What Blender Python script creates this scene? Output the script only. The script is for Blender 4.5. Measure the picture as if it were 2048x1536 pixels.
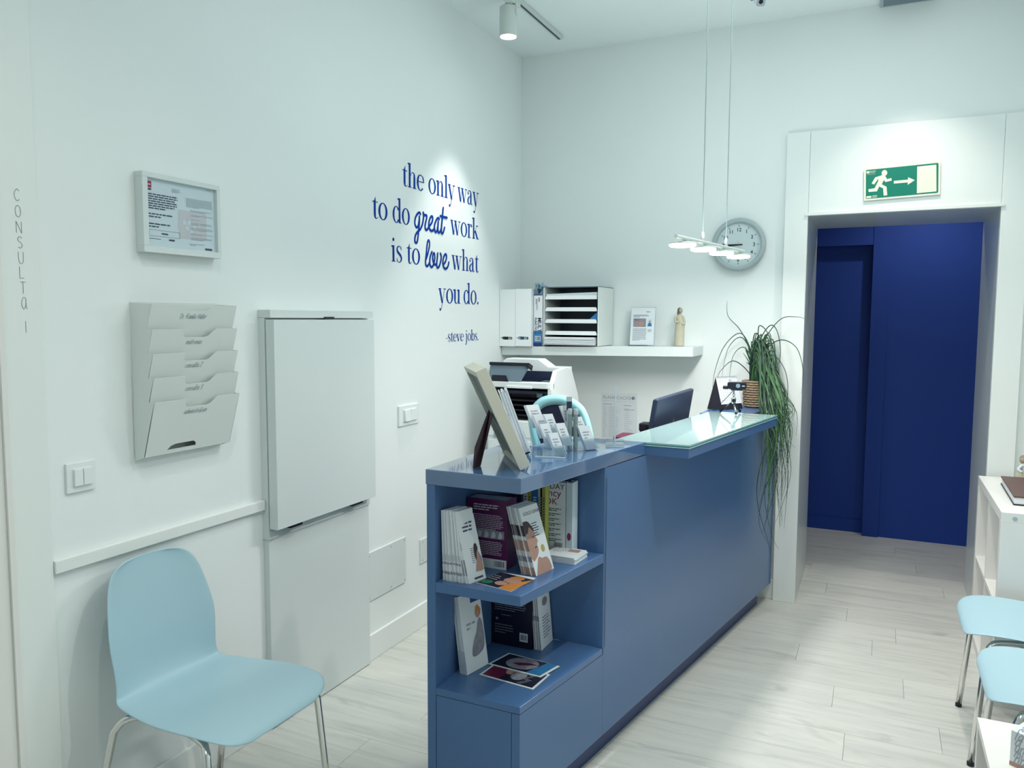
import bpy, bmesh, math, random
from mathutils import Vector, Matrix
random.seed(7)
R = math.radians
scene = bpy.context.scene
col = scene.collection
for o in list(bpy.data.objects): bpy.data.objects.remove(o)

# ------------------------------------------------------------------ camera
# world: left wall x=0, back wall y=0 (room at y<0), floor z=0, metres
cam_d = bpy.data.cameras.new('camera'); cam = bpy.data.objects.new('camera', cam_d); col.objects.link(cam)
F_PX = 1565.05; YAW = R(25.1044); PIT = R(4.7661); ROLL = R(0.2344)
cam_d.sensor_fit = 'HORIZONTAL'; cam_d.sensor_width = 36.0; cam_d.lens = 36.0 * F_PX / 2048.0
cam_d.clip_start = 0.05; cam_d.clip_end = 60
_fw = Vector((-math.sin(YAW) * math.cos(PIT), math.cos(YAW) * math.cos(PIT), -math.sin(PIT)))
_rt = Vector((math.cos(YAW), math.sin(YAW), 0)); _up = _rt.cross(_fw)
_r2 = _rt * math.cos(ROLL) + _up * math.sin(ROLL); _u2 = -_rt * math.sin(ROLL) + _up * math.cos(ROLL)
_m = Matrix((_r2, _u2, -_fw)).transposed().to_4x4(); _m.translation = Vector((1.975, -4.329, 1.5))
cam.matrix_world = _m
scene.camera = cam

# ------------------------------------------------------------------ world, exposure
w = bpy.data.worlds.new('world'); scene.world = w; w.use_nodes = True
wb = w.node_tree.nodes['Background']; wb.inputs[0].default_value = (0.80, 0.93, 1.0, 1); wb.inputs[1].default_value = 0.22
scene.view_settings.view_transform = 'Standard'; scene.view_settings.look = 'None'
scene.view_settings.gamma = 1.0; scene.view_settings.use_curve_mapping = False
scene.view_settings.exposure = 0.38
try:
    scene.cycles.use_denoising = True; scene.cycles.max_bounces = 7; scene.cycles.diffuse_bounces = 4
    scene.cycles.glossy_bounces = 3; scene.cycles.transmission_bounces = 4; scene.cycles.transparent_max_bounces = 32
    scene.cycles.use_adaptive_sampling = True; scene.cycles.adaptive_threshold = 0.04
    scene.cycles.caustics_reflective = False; scene.cycles.caustics_refractive = False
    scene.cycles.sample_clamp_indirect = 6.0
except Exception: pass

def light(name, kind, loc, energy, color, rot=None, **kw):
    d = bpy.data.lights.new(name, kind); d.energy = energy; d.color = color
    for k, v in kw.items(): setattr(d, k, v)
    o = bpy.data.objects.new(name, d); col.objects.link(o); o.location = loc
    if rot is not None: o.rotation_euler = rot
    return o
# area lights under the ceiling, added as soft cool fill; no fitting there
CEIL = 3.03
COOL = (0.83, 0.97, 1.0); WARM = (1.0, 0.90, 0.80); NEUT = (1.0, 0.97, 0.93)
light('ceiling_fill_light', 'AREA', (1.80, -1.65, CEIL - 0.012), 14, COOL, (0, 0, 0), shape='RECTANGLE', size=1.2, size_y=1.2)
light('ceiling_fill_light', 'AREA', (1.5, -4.9, CEIL - 0.012), 11, COOL, (0, 0, 0), shape='RECTANGLE', size=1.2, size_y=1.2)

# ------------------------------------------------------------------ helpers
def s2l(c):
    c = c / 255.0
    return c / 12.92 if c <= 0.04045 else ((c + 0.055) / 1.055) ** 2.4
def rgb(r, g, b): return (s2l(r), s2l(g), s2l(b), 1.0)

def mat(name, color, rough=0.5, metal=0.0, spec=0.5, trans=0.0, ior=1.45, emit=None, estr=0.0, noise=None, bump=None, coat=0.0):
    m = bpy.data.materials.new(name); m.use_nodes = True
    nt = m.node_tree; b = nt.nodes['Principled BSDF']
    b.inputs['Base Color'].default_value = color
    b.inputs['Roughness'].default_value = rough; b.inputs['Metallic'].default_value = metal
    b.inputs['Specular IOR Level'].default_value = spec; b.inputs['Transmission Weight'].default_value = trans
    b.inputs['IOR'].default_value = ior; b.inputs['Coat Weight'].default_value = coat
    if emit is not None:
        b.inputs['Emission Color'].default_value = emit; b.inputs['Emission Strength'].default_value = estr
    if noise or bump:
        tc = nt.nodes.new('ShaderNodeTexCoord')
    if noise:                                     # (scale, amount): gentle colour variation
        n = nt.nodes.new('ShaderNodeTexNoise'); n.inputs['Scale'].default_value = noise[0]; n.inputs['Detail'].default_value = 1 if noise[1] < .03 else 3
        nt.links.new(tc.outputs['Object'], n.inputs['Vector'])
        mx = nt.nodes.new('ShaderNodeMix'); mx.data_type = 'RGBA'
        k = noise[1]
        mx.inputs['A'].default_value = tuple(c * (1 - k) for c in color[:3]) + (1,)
        mx.inputs['B'].default_value = tuple(min(1, c * (1 + k)) for c in color[:3]) + (1,)
        nt.links.new(n.outputs['Fac'], mx.inputs['Factor']); nt.links.new(mx.outputs['Result'], b.inputs['Base Color'])
    if bump:                                      # (scale, strength)
        n2 = nt.nodes.new('ShaderNodeTexNoise'); n2.inputs['Scale'].default_value = bump[0]; n2.inputs['Detail'].default_value = 3
        nt.links.new(tc.outputs['Object'], n2.inputs['Vector'])
        bp = nt.nodes.new('ShaderNodeBump'); bp.inputs['Strength'].default_value = bump[1]; bp.inputs['Distance'].default_value = 0.002
        nt.links.new(n2.outputs['Fac'], bp.inputs['Height']); nt.links.new(bp.outputs['Normal'], b.inputs['Normal'])
    return m

M = {}
M['wall'] = mat('wall_paint', (0.835, 0.885, 0.875, 1), 0.55, spec=0.25, noise=(3.0, 0.015))
M['ceiling'] = mat('ceiling_paint', (0.84, 0.90, 0.90, 1), 0.7, spec=0.2, noise=(3.0, 0.01))
M['lacq'] = mat('white_lacquer', (0.69, 0.755, 0.745, 1), 0.35, spec=0.4, noise=(2.0, 0.01))
M['trimw'] = mat('white_trim', (0.82, 0.86, 0.84, 1), 0.4, spec=0.4, noise=(2.0, 0.01))
M['metalw'] = mat('white_powder_coat', (0.72, 0.77, 0.745, 1), 0.45, spec=0.35, noise=(5.0, 0.01))
M['plastw'] = mat('white_plastic', (0.80, 0.85, 0.85, 1), 0.35, spec=0.5, noise=(5.0, 0.01))
M['lamin'] = mat('white_laminate', (0.80, 0.80, 0.77, 1), 0.4, spec=0.4, noise=(2.0, 0.01))
M['counter'] = mat('blue_grey_lacquer', (0.066, 0.148, 0.315, 1), 0.32, spec=0.3, noise=(2.0, 0.02), coat=0.35)
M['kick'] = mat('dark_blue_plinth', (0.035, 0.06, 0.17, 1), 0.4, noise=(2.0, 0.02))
M['seam'] = mat('joint_shadow_gap', (0.02, 0.03, 0.09, 1), 0.8, noise=(2, .02))
M['hall'] = mat('royal_blue_paint', (0.014, 0.052, 0.29, 1), 0.55, spec=0.3, noise=(3.0, 0.03))
M['chairblue'] = mat('light_blue_polypropylene', (0.39, 0.57, 0.645, 1), 0.42, spec=0.35, noise=(6.0, 0.01), bump=(400, 0.03))
M['chrome'] = mat('chrome_tube', (0.78, 0.78, 0.76, 1), 0.12, metal=1.0, noise=(6, .01))
M['alu'] = mat('brushed_aluminium', (0.42, 0.48, 0.50, 1), 0.4, metal=0.6, noise=(6, .02))
M['silverp'] = mat('silver_grey_plastic', (0.40, 0.47, 0.49, 1), 0.38, spec=0.5, noise=(6, .01))
M['black'] = mat('black_plastic', (0.004, 0.005, 0.014, 1), 0.35, noise=(6, .05))
M['blackm'] = mat('matt_black', (0.012, 0.012, 0.022, 1), 0.7, noise=(6, .05))
M['darkgrey'] = mat('dark_grey_plastic', (0.018, 0.028, 0.065, 1), 0.4, noise=(6, .05))
M['midgrey'] = mat('mid_grey_plastic', (0.14, 0.20, 0.25, 1), 0.4, noise=(6, .03))
M['bluetxt'] = mat('royal_blue_vinyl', (0.003, 0.045, 0.30, 1), 0.6, spec=0.1, noise=(6, .02))
M['tealtxt'] = mat('thin_grey_vinyl', (0.17, 0.24, 0.25, 1), 0.6, noise=(6, .02))
M['ink'] = mat('printed_ink', (0.05, 0.07, 0.12, 1), 0.7, noise=(40, .05))
M['greyink'] = mat('grey_printed_ink', (0.30, 0.35, 0.40, 1), 0.7, noise=(40, .05))
M['paper'] = mat('white_paper', (0.72, 0.77, 0.80, 1), 0.7, spec=0.2, noise=(8, .01))
M['paper2'] = mat('greyish_paper', (0.52, 0.56, 0.62, 1), 0.7, spec=0.2, noise=(8, .03))
M['paperb'] = mat('pale_blue_paper', (0.58, 0.69, 0.74, 1), 0.6, spec=0.3, noise=(8, .01))
M['pinkpr'] = mat('faded_pink_print', (0.54, 0.56, 0.60, 1), 0.7, noise=(8, .02))
M['redpr'] = mat('crimson_print', (0.33, 0.03, 0.09, 1), 0.6, noise=(8, .03))
M['cream'] = mat('cream_painted_wood', (0.60, 0.60, 0.52, 1), 0.5, spec=0.3, noise=(8, .02))
M['board'] = mat('grey_backing_board', (0.19, 0.23, 0.23, 1), 0.8, noise=(14, .06))
M['brownleg'] = mat('dark_brown_flocked_card', (0.045, 0.025, 0.035, 1), 0.85, noise=(30, .1))
def acrylic():
    m = bpy.data.materials.new('clear_acrylic'); m.use_nodes = True; nt = m.node_tree; nt.nodes.clear()
    out = nt.nodes.new('ShaderNodeOutputMaterial'); mx = nt.nodes.new('ShaderNodeMixShader'); tr_ = nt.nodes.new('ShaderNodeBsdfTransparent'); g = nt.nodes.new('ShaderNodeBsdfGlossy'); fr_ = nt.nodes.new('ShaderNodeLayerWeight')
    tr_.inputs[0].default_value = (.88, .93, .96, 1); g.inputs[0].default_value = (.9, .95, 1, 1); g.inputs['Roughness'].default_value = .05; fr_.inputs[0].default_value = .18
    nt.links.new(fr_.outputs['Fresnel'], mx.inputs[0]); nt.links.new(tr_.outputs[0], mx.inputs[1]); nt.links.new(g.outputs[0], mx.inputs[2]); nt.links.new(mx.outputs[0], out.inputs[0])
    return m
M['acryl'] = acrylic()
M['glasstop'] = mat('pale_back_painted_glass', (0.36, 0.53, 0.54, 1), 0.03, spec=0.9, coat=0.6, noise=(3, .01))
M['glassedge'] = mat('green_glass_edge', (0.05, 0.24, 0.25, 1), 0.1, spec=0.8, noise=(30, .1))
M['glasslight'] = mat('bright_glass_arris', (0.45, 0.68, 0.68, 1), 0.1, spec=0.8, noise=(30, .05))
M['green'] = mat('sign_green', (0.0, 0.20, 0.135, 1), 0.45, noise=(6, .02))
M['signw'] = mat('photoluminescent_cream', (0.80, 0.80, 0.68, 1), 0.5, noise=(6, .01))
M['purple'] = mat('plum_book_cover', (0.10, 0.012, 0.085, 1), 0.4, noise=(20, .05))
M['blackbk'] = mat('black_book_cover', (0.008, 0.008, 0.03, 1), 0.35, noise=(20, .05))
M['skin'] = mat('printed_skin_tone', (0.42, 0.25, 0.20, 1), 0.5, noise=(40, .12))
M['hair'] = mat('printed_dark_hair', (0.035, 0.02, 0.03, 1), 0.5, noise=(60, .3))
M['orange'] = mat('printed_orange', (0.55, 0.22, 0.05, 1), 0.5, noise=(50, .25))
M['prblack'] = mat('printed_black', (0.012, 0.015, 0.035, 1), 0.4, noise=(80, .3))
M['prblue'] = mat('printed_blue', (0.03, 0.19, 0.42, 1), 0.4, noise=(60, .2))
M['prred'] = mat('printed_dark_red', (0.13, 0.012, 0.05, 1), 0.4, noise=(60, .25))
M['prgrey'] = mat('printed_photo_grey', (0.25, 0.25, 0.30, 1), 0.5, noise=(50, .5))
M['prgreen'] = mat('printed_green', (0.03, 0.22, 0.12, 1), 0.5, noise=(60, .2))
M['navypr'] = mat('printed_navy', (0.015, 0.03, 0.16, 1), 0.5, noise=(30, .05))
M['yellow'] = mat('yellow_green_cover', (0.42, 0.45, 0.10, 1), 0.5, noise=(30, .1))
M['gold'] = mat('printed_gold', (0.42, 0.34, 0.10, 1), 0.4, noise=(30, .1))
M['magenta'] = mat('printed_magenta', (0.22, 0.02, 0.12, 1), 0.5, noise=(30, .05))
M['meshback'] = mat('black_mesh_fabric', (0.012, 0.015, 0.045, 1), 0.8, bump=(900, 0.4), noise=(300, .3))
M['cyanfab'] = mat('pale_cyan_fabric', (0.33, 0.66, 0.72, 1), 0.75, noise=(200, .05), bump=(500, .2))
M['statue'] = mat('carved_cream_resin', (0.50, 0.47, 0.36, 1), 0.6, noise=(30, .08))
M['statuehair'] = mat('painted_brown_hair', (0.14, 0.12, 0.10, 1), 0.6, noise=(60, .2))
M['statueskin'] = mat('painted_skin_resin', (0.42, 0.34, 0.26, 1), 0.6, noise=(30, .05))
M['leafA'] = mat('green_blade', (0.030, 0.090, 0.040, 1), 0.45, noise=(14, .45))
M['leafB'] = mat('dark_teal_blade', (0.014, 0.042, 0.034, 1), 0.5, noise=(14, .3))
M['wicker'] = mat('woven_wicker', (0.34, 0.25, 0.16, 1), 0.7, noise=(70, .35))
M['soil'] = mat('potting_soil', (0.02, 0.016, 0.012, 1), 0.9, noise=(60, .3))
M['brown'] = mat('brown_leather_cover', (0.11, 0.05, 0.045, 1), 0.45, noise=(14, .12))
M['red'] = mat('red_plastic', (0.60, 0.02, 0.02, 1), 0.4, noise=(8, .05))
M['lampw'] = mat('white_lamp_housing', (0.62, 0.68, 0.65, 1), 0.4, noise=(6, .01))
M['lampglow'] = mat('lit_led_diffuser', (1, .95, .9, 1), 0.5, emit=(1.0, 0.93, 0.86, 1), estr=8.0)
M['spotglow'] = mat('lit_spot_lens', (1, .95, .9, 1), 0.5, emit=(1.0, 0.93, 0.86, 1), estr=8.0)
M['wire'] = mat('steel_wire', (0.30, 0.36, 0.36, 1), 0.4, metal=0.5, noise=(6, .02))

# laminate planks: pale oak grain running along x, each plank with its own offset
def plank_material():
    m = bpy.data.materials.new('pale_oak_laminate'); m.use_nodes = True; nt = m.node_tree; b = nt.nodes['Principled BSDF']
    geo = nt.nodes.new('ShaderNodeNewGeometry'); oi = nt.nodes.new('ShaderNodeObjectInfo')
    sc = nt.nodes.new('ShaderNodeVectorMath'); sc.operation = 'MULTIPLY'; sc.inputs[1].default_value = (1.3, 15.0, 1.0)
    ad = nt.nodes.new('ShaderNodeVectorMath'); ad.operation = 'ADD'
    cmb = nt.nodes.new('ShaderNodeCombineXYZ')
    mul = nt.nodes.new('ShaderNodeMath'); mul.operation = 'MULTIPLY'; mul.inputs[1].default_value = 37.0
    nt.links.new(oi.outputs['Random'], mul.inputs[0])
    for i in range(3): nt.links.new(mul.outputs[0], cmb.inputs[i])
    nt.links.new(geo.outputs['Position'], sc.inputs[0]); nt.links.new(sc.outputs[0], ad.inputs[0]); nt.links.new(cmb.outputs[0], ad.inputs[1])
    n1 = nt.nodes.new('ShaderNodeTexNoise'); n1.inputs['Scale'].default_value = 1.6; n1.inputs['Detail'].default_value = 7; n1.inputs['Roughness'].default_value = 0.62; n1.inputs['Distortion'].default_value = 0.9
    nt.links.new(ad.outputs[0], n1.inputs['Vector'])
    r1 = nt.nodes.new('ShaderNodeValToRGB')
    e = r1.color_ramp.elements; e[0].position = 0.30; e[0].color = (0.50, 0.52, 0.485, 1); e[1].position = 0.62; e[1].color = (0.65, 0.66, 0.61, 1)
    k = e.new(0.46); k.color = (0.595, 0.61, 0.57, 1)
    nt.links.new(n1.outputs['Fac'], r1.inputs['Fac'])
    # occasional darker knots
    sc2 = nt.nodes.new('ShaderNodeVectorMath'); sc2.operation = 'MULTIPLY'; sc2.inputs[1].default_value = (1.4, 4.0, 1.0)
    ad2 = nt.nodes.new('ShaderNodeVectorMath'); ad2.operation = 'ADD'
    nt.links.new(geo.outputs['Position'], sc2.inputs[0]); nt.links.new(sc2.outputs[0], ad2.inputs[0]); nt.links.new(cmb.outputs[0], ad2.inputs[1])
    n2 = nt.nodes.new('ShaderNodeTexNoise'); n2.inputs['Scale'].default_value = 2.3; n2.inputs['Detail'].default_value = 5; n2.inputs['Distortion'].default_value = 0.6
    nt.links.new(ad2.outputs[0], n2.inputs['Vector'])
    r2 = nt.nodes.new('ShaderNodeValToRGB'); e2 = r2.color_ramp.elements
    e2[0].position = 0.62; e2[0].color = (0, 0, 0, 1); e2[1].position = 0.74; e2[1].color = (1, 1, 1, 1)
    nt.links.new(n2.outputs['Fac'], r2.inputs['Fac'])
    mk = nt.nodes.new('ShaderNodeMix'); mk.data_type = 'RGBA'; mk.inputs['B'].default_value = (0.36, 0.36, 0.34, 1)
    nt.links.new(r1.outputs['Color'], mk.inputs['A'])
    hf = nt.nodes.new('ShaderNodeMath'); hf.operation = 'MULTIPLY'; hf.inputs[1].default_value = 0.55
    nt.links.new(r2.outputs['Color'], hf.inputs[0]); nt.links.new(hf.outputs[0], mk.inputs['Factor'])
    hsv = nt.nodes.new('ShaderNodeHueSaturation')
    mr = nt.nodes.new('ShaderNodeMapRange'); mr.inputs['To Min'].default_value = 0.96; mr.inputs['To Max'].default_value = 1.04
    nt.links.new(oi.outputs['Random'], mr.inputs['Value']); nt.links.new(mr.outputs[0], hsv.inputs['Value'])
    nt.links.new(mk.outputs['Result'], hsv.inputs['Color']); nt.links.new(hsv.outputs['Color'], b.inputs['Base Color'])
    b.inputs['Roughness'].default_value = 0.42; b.inputs['Specular IOR Level'].default_value = 0.4
    bp = nt.nodes.new('ShaderNodeBump'); bp.inputs['Strength'].default_value = 0.12; bp.inputs['Distance'].default_value = 0.002
    nt.links.new(n1.outputs['Fac'], bp.inputs['Height']); nt.links.new(bp.outputs['Normal'], b.inputs['Normal'])
    return m
M['counter'].node_tree.nodes['Principled BSDF'].inputs['Coat Roughness'].default_value = 0.16
M['countertop'] = mat('blue_grey_gloss_top', (0.062, 0.138, 0.290, 1), 0.25, spec=0.5, noise=(2.0, 0.02), coat=1.0); M['countertop'].node_tree.nodes['Principled BSDF'].inputs['Coat Roughness'].default_value = 0.04; M['countertop'].node_tree.nodes['Principled BSDF'].inputs['Coat IOR'].default_value = 1.85
M['frost'] = mat('frosted_acrylic_edge', (0.55, 0.66, 0.72, 1), 0.3, spec=0.6, noise=(9, .02))
M['leafC'] = mat('bright_blade', (0.055, 0.15, 0.05, 1), 0.45, noise=(14, .4))
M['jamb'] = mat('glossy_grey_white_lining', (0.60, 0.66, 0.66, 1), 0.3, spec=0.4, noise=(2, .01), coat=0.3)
M['spotglow'].cycles.emission_sampling = 'NONE'; M['lampglow'].cycles.emission_sampling = 'NONE'
M['plank'] = plank_material()
M['joint'] = mat('plank_joint', (0.14, 0.15, 0.14, 1), 0.9, noise=(5, .1))

WM = {}
def wmat(o): return WM.get(o.name, Matrix.Identity(4))
def link(o, parent=None):
    col.objects.link(o)
    if parent is not None:
        o.parent = parent; WM[o.name] = wmat(parent)
    return o
def tag(o, label=None, cat=None, group=None, kind=None):
    if label: o['label'] = label
    if cat: o['category'] = cat
    if group: o['group'] = group
    if kind: o['kind'] = kind
    return o
def thing(name, label, cat, loc=(0, 0, 0), rz=0.0, group=None):
    o = bpy.data.objects.new(name, None); o.empty_display_size = 0.05
    o.location = loc; o.rotation_euler = (0, 0, rz); col.objects.link(o)
    WM[o.name] = Matrix.Translation(loc) @ Matrix.Rotation(rz, 4, 'Z')
    return tag(o, label, cat, group)
def struct(name, loc=(0, 0, 0)):
    o = bpy.data.objects.new(name, None); o.empty_display_size = 0.05; o.location = loc; col.objects.link(o)
    WM[o.name] = Matrix.Translation(loc); o['kind'] = 'structure'; return o

def crom(pts, n=8, closed=False):
    """Catmull-Rom resampling of a list of tuples (any dimension)."""
    P = [Vector(p) for p in pts]; out = []
    N = len(P)
    rng = range(N if closed else N - 1)
    for i in rng:
        if closed: a, b, c, d = P[(i - 1) % N], P[i], P[(i + 1) % N], P[(i + 2) % N]
        else: a, b, c, d = P[max(i - 1, 0)], P[i], P[i + 1], P[min(i + 2, N - 1)]
        for k in range(n):
            t = k / n
            out.append(0.5 * ((2 * b) + (c - a) * t + (2 * a - 5 * b + 4 * c - d) * t * t + (3 * b - a - 3 * c + d) * t ** 3))
    if not closed: out.append(P[-1].copy())
    return out

STUFF = {'printed_text', 'small_print', 'minute_marks', 'printed_table', 'printed_dates', 'white_stars', 'white_flecks', 'white_scribble', 'barcode', 'spine_text', 'red_text', 'photo_faces', 'small_marks', 'printed_script', 'lid_script', 'hand_lettering', 'printed_features', 'heading', 'maker_mark', 'title_lettering', 'word', 'script_word', 'letter'} - {'word', 'script_word', 'letter'}
class MB:
    def __init__(s): s.v = []; s.f = []
    def add(s, vs, fs):
        k = len(s.v); s.v += [Vector(p) for p in vs]; s.f += [tuple(i + k for i in f) for f in fs]; return s
    def box(s, x0, x1, y0, y1, z0, z1):
        return s.para((x0, y0, z0), (x1 - x0, 0, 0), (0, y1 - y0, 0), (0, 0, z1 - z0))
    def para(s, O, U, V, W):
        O, U, V, W = Vector(O), Vector(U), Vector(V), Vector(W)
        vs = [O, O + U, O + U + V, O + V, O + W, O + U + W, O + U + V + W, O + V + W]
        fs = [(3, 2, 1, 0), (4, 5, 6, 7), (0, 1, 5, 4), (1, 2, 6, 5), (2, 3, 7, 6), (3, 0, 4, 7)]
        if U.cross(V).dot(W) < 0: fs = [f[::-1] for f in fs]
        return s.add(vs, fs)
    def prism(s, poly, O, U, V, W):
        """extrude 2-D polygon (u,v) placed at O with axes U,V along W (vector)."""
        O, U, V, W = Vector(O), Vector(U), Vector(V), Vector(W); n = len(poly)
        a = [O + U * p[0] + V * p[1] for p in poly]; b = [p + W for p in a]
        fs = [tuple(range(n))[::-1], tuple(range(n, 2 * n))] + [(i, (i + 1) % n, n + (i + 1) % n, n + i) for i in range(n)]
        if U.cross(V).dot(W) * area(poly) < 0: fs = [f[::-1] for f in fs]
        return s.add(a + b, fs)
    def zprism(s, poly, z0, z1): return s.prism(poly, (0, 0, z0), (1, 0, 0), (0, 1, 0), (0, 0, z1 - z0))
    def tube(s, pts, r, n=10, closed=False):
        P = [Vector(p) for p in pts]; N = len(P)
        rs = r if isinstance(r, (list, tuple)) else [r] * N
        k = len(s.v); up = None
        for i in range(N):
            if closed: d = P[(i + 1) % N] - P[i - 1]
            else: d = P[min(i + 1, N - 1)] - P[max(i - 1, 0)]
            if d.length < 1e-9: d = Vector((0, 0, 1))
            d.normalize()
            if up is None: up = Vector((0, 0, 1)) if abs(d.z) < 0.9 else Vector((1, 0, 0))
            a = d.cross(up)
            if a.length < 1e-6: a = d.cross(Vector((1, 0.3, 0)))
            a.normalize(); b = a.cross(d).normalized(); up = b
            for j in range(n):
                t = 2 * math.pi * j / n
                s.v.append(P[i] + (a * math.cos(t) + b * math.sin(t)) * rs[i])
        for i in range(N if closed else N - 1):
            i2 = (i + 1) % N
            for j in range(n):
                j2 = (j + 1) % n
                s.f.append((k + i * n + j, k + i2 * n + j, k + i2 * n + j2, k + i * n + j2))
        if not closed:
            s.f.append(tuple(k + j for j in range(n))); s.f.append(tuple(k + (N - 1) * n + j for j in range(n))[::-1])
        return s
    def lathe(s, prof, c=(0, 0, 0), n=24, axis='Z', caps=True):
        c = Vector(c); k = len(s.v)
        for r, h in prof:
            for j in range(n):
                t = 2 * math.pi * j / n; a, b = r * math.cos(t), r * math.sin(t)
                p = {'Z': (a, b, h), 'Y': (a, h, b), 'X': (h, a, b)}[axis]
                s.v.append(c + Vector(p))
        for i in range(len(prof) - 1):
            for j in range(n):
                j2 = (j + 1) % n
                s.f.append((k + i * n + j, k + i * n + j2, k + (i + 1) * n + j2, k + (i + 1) * n + j))
        if caps and prof[0][0] > 1e-6: s.f.append(tuple(k + j for j in range(n))[::-1])
        if caps and prof[-1][0] > 1e-6: s.f.append(tuple(k + (len(prof) - 1) * n + j for j in range(n)))
        return s
    def loft(s, rings, caps=True):
        k = len(s.v); n = len(rings[0])
        for r in rings: s.v += [Vector(p) for p in r]
        for i in range(len(rings) - 1):
            for j in range(n):
                j2 = (j + 1) % n
                s.f.append((k + i * n + j, k + i * n + j2, k + (i + 1) * n + j2, k + (i + 1) * n + j))
        if caps:
            s.f.append(tuple(k + j for j in range(n))[::-1]); s.f.append(tuple(k + (len(rings) - 1) * n + j for j in range(n)))
        return s
    def ell(s, c, rx, ry, rz, n=14, m=8):
        rings = []
        for i in range(m + 1):
            a = -math.pi / 2 + math.pi * i / m; rr = max(math.cos(a), 0.02)
            rings.append([(c[0] + rx * rr * math.cos(2 * math.pi * j / n), c[1] + ry * rr * math.sin(2 * math.pi * j / n), c[2] + rz * math.sin(a)) for j in range(n)])
        return s.loft(rings)
    def decal(s, poly, O, U, V, off=0.0004):
        O, U, V = Vector(O), Vector(U), Vector(V); N = U.cross(V).normalized() * off
        vs = [O + N + U * p[0] + V * p[1] for p in poly]; f = tuple(range(len(vs)))
        return s.add(vs, [f if area(poly) > 0 else f[::-1]])
    def rect(s, u0, v0, u1, v1, O, U, V, off=0.0004): return s.decal([(u0, v0), (u1, v0), (u1, v1), (u0, v1)], O, U, V, off)
    def mesh2d(s, vf, O, U, V, off=0.0004):
        O, U, V = Vector(O), Vector(U), Vector(V); N = U.cross(V).normalized() * off
        Nh = U.cross(V).normalized()
        return s.add([O + N + U * p[0] + V * p[1] + Nh * (p[2] if len(p) > 2 else 0) for p in vf[0]], vf[1])
    def build(s, name, m, parent=None, smooth=False, bev=0.0, seg=2, local=False, auto=None):
        me = bpy.data.meshes.new(name)
        if parent is not None and not local:
            inv = wmat(parent).inverted(); vs = [inv @ p for p in s.v]
        else: vs = s.v
        me.from_pydata([tuple(p) for p in vs], [], s.f); me.update()
        bm = bmesh.new(); bm.from_mesh(me); bmesh.ops.recalc_face_normals(bm, faces=bm.faces) if smooth != 'keep' else None
        bm.to_mesh(me); bm.free()
        if smooth is True:
            for p in me.polygons: p.use_smooth = True
        me.materials.append(M[m] if isinstance(m, str) else m)
        o = bpy.data.objects.new(name, me); link(o, parent)
        if bev > 0:
            b = o.modifiers.new('bevel', 'BEVEL'); b.width = bev; b.segments = seg; b.limit_method = 'ANGLE'; b.angle_limit = R(40)
        return o
    def flat(s, name, m, parent):
        o = s.build(name, m, parent, smooth='keep')
        if name in STUFF: o['kind'] = 'stuff'
        return o

def area(p): return 0.5 * sum(p[i][0] * p[(i + 1) % len(p)][1] - p[(i + 1) % len(p)][0] * p[i][1] for i in range(len(p)))
def blob(pts, n=5): return [(p.x, p.y) for p in crom(pts, n, True)]
def ellp(cx, cy, rx, ry, n=20, a0=0, a1=360): return [(cx + rx * math.cos(R(a0 + (a1 - a0) * i / n)), cy + ry * math.sin(R(a0 + (a1 - a0) * i / n))) for i in range(n if a1 - a0 == 360 else n + 1)]
def rrect(x0, y0, x1, y1, r, n=4):
    out = []
    for cx, cy, a in ((x1 - r, y0 + r, -90), (x1 - r, y1 - r, 0), (x0 + r, y1 - r, 90), (x0 + r, y0 + r, 180)):
        out += [(cx + r * math.cos(R(a + 90 * i / n)), cy + r * math.sin(R(a + 90 * i / n))) for i in range(n + 1)]
    return out
def copy_thing(root, loc, rz, label=None, name=None):
    r = root.copy(); col.objects.link(r); r.location = loc; r.rotation_euler = (0, 0, rz)
    if label: r['label'] = label
    for ch in list(root.children):
        c = ch.copy(); col.objects.link(c); c.parent = r
        for g in list(ch.children):
            d = g.copy(); col.objects.link(d); d.parent = c
    return r

# ---------- lettering -------------------------------------------------------
def ribbon(pts, ws, closed=False):
    """flat variable width stroke -> (verts2d, faces)"""
    P = [Vector(p[:2]) for p in pts]; N = len(P); vs = []; fs = []
    for i in range(N):
        d = (P[(i + 1) % N] - P[i - 1]) if closed else (P[min(i + 1, N - 1)] - P[max(i - 1, 0)])
        if d.length < 1e-9: d = Vector((1, 0))
        d.normalize(); nrm = Vector((-d.y, d.x)); h = ws[i] / 2
        vs += [P[i] + nrm * h, P[i] - nrm * h]
    for i in range(N if closed else N - 1):
        j = (i + 1) % N; fs.append((2 * i, 2 * i + 1, 2 * j + 1, 2 * j))
    return vs, fs
def merge(parts):
    vs, fs = [], []
    for v, f in parts:
        k = len(vs); z = 1.5e-5 * len(fs); vs += [Vector((p[0], p[1], 2e-6 * (j + k) + (p[2] if len(p) > 2 else 0))) for j, p in enumerate(v)]; fs += [tuple(i + k for i in q) for q in f]
    return vs, fs
def xf(vf, sx, sy, dx, dy): return [Vector((p[0] * sx + dx, p[1] * sy + dy)) for p in vf[0]], vf[1]
def vstroke(pts, n=6):           # points (x,y,w)
    q = crom(pts, n); return ribbon(q, [p[2] for p in q])
def rectp(x0, y0, x1, y1): return [(x0, y0), (x1, y0), (x1, y1), (x0, y1)], [(0, 1, 2, 3)]
def disc(cx, cy, r, ry=None): p = ellp(cx, cy, r, ry or r, 14); return p, [tuple(range(len(p)))]
TW, HL = 0.195, 0.055            # thick stem, hairline in x-heights
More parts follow.
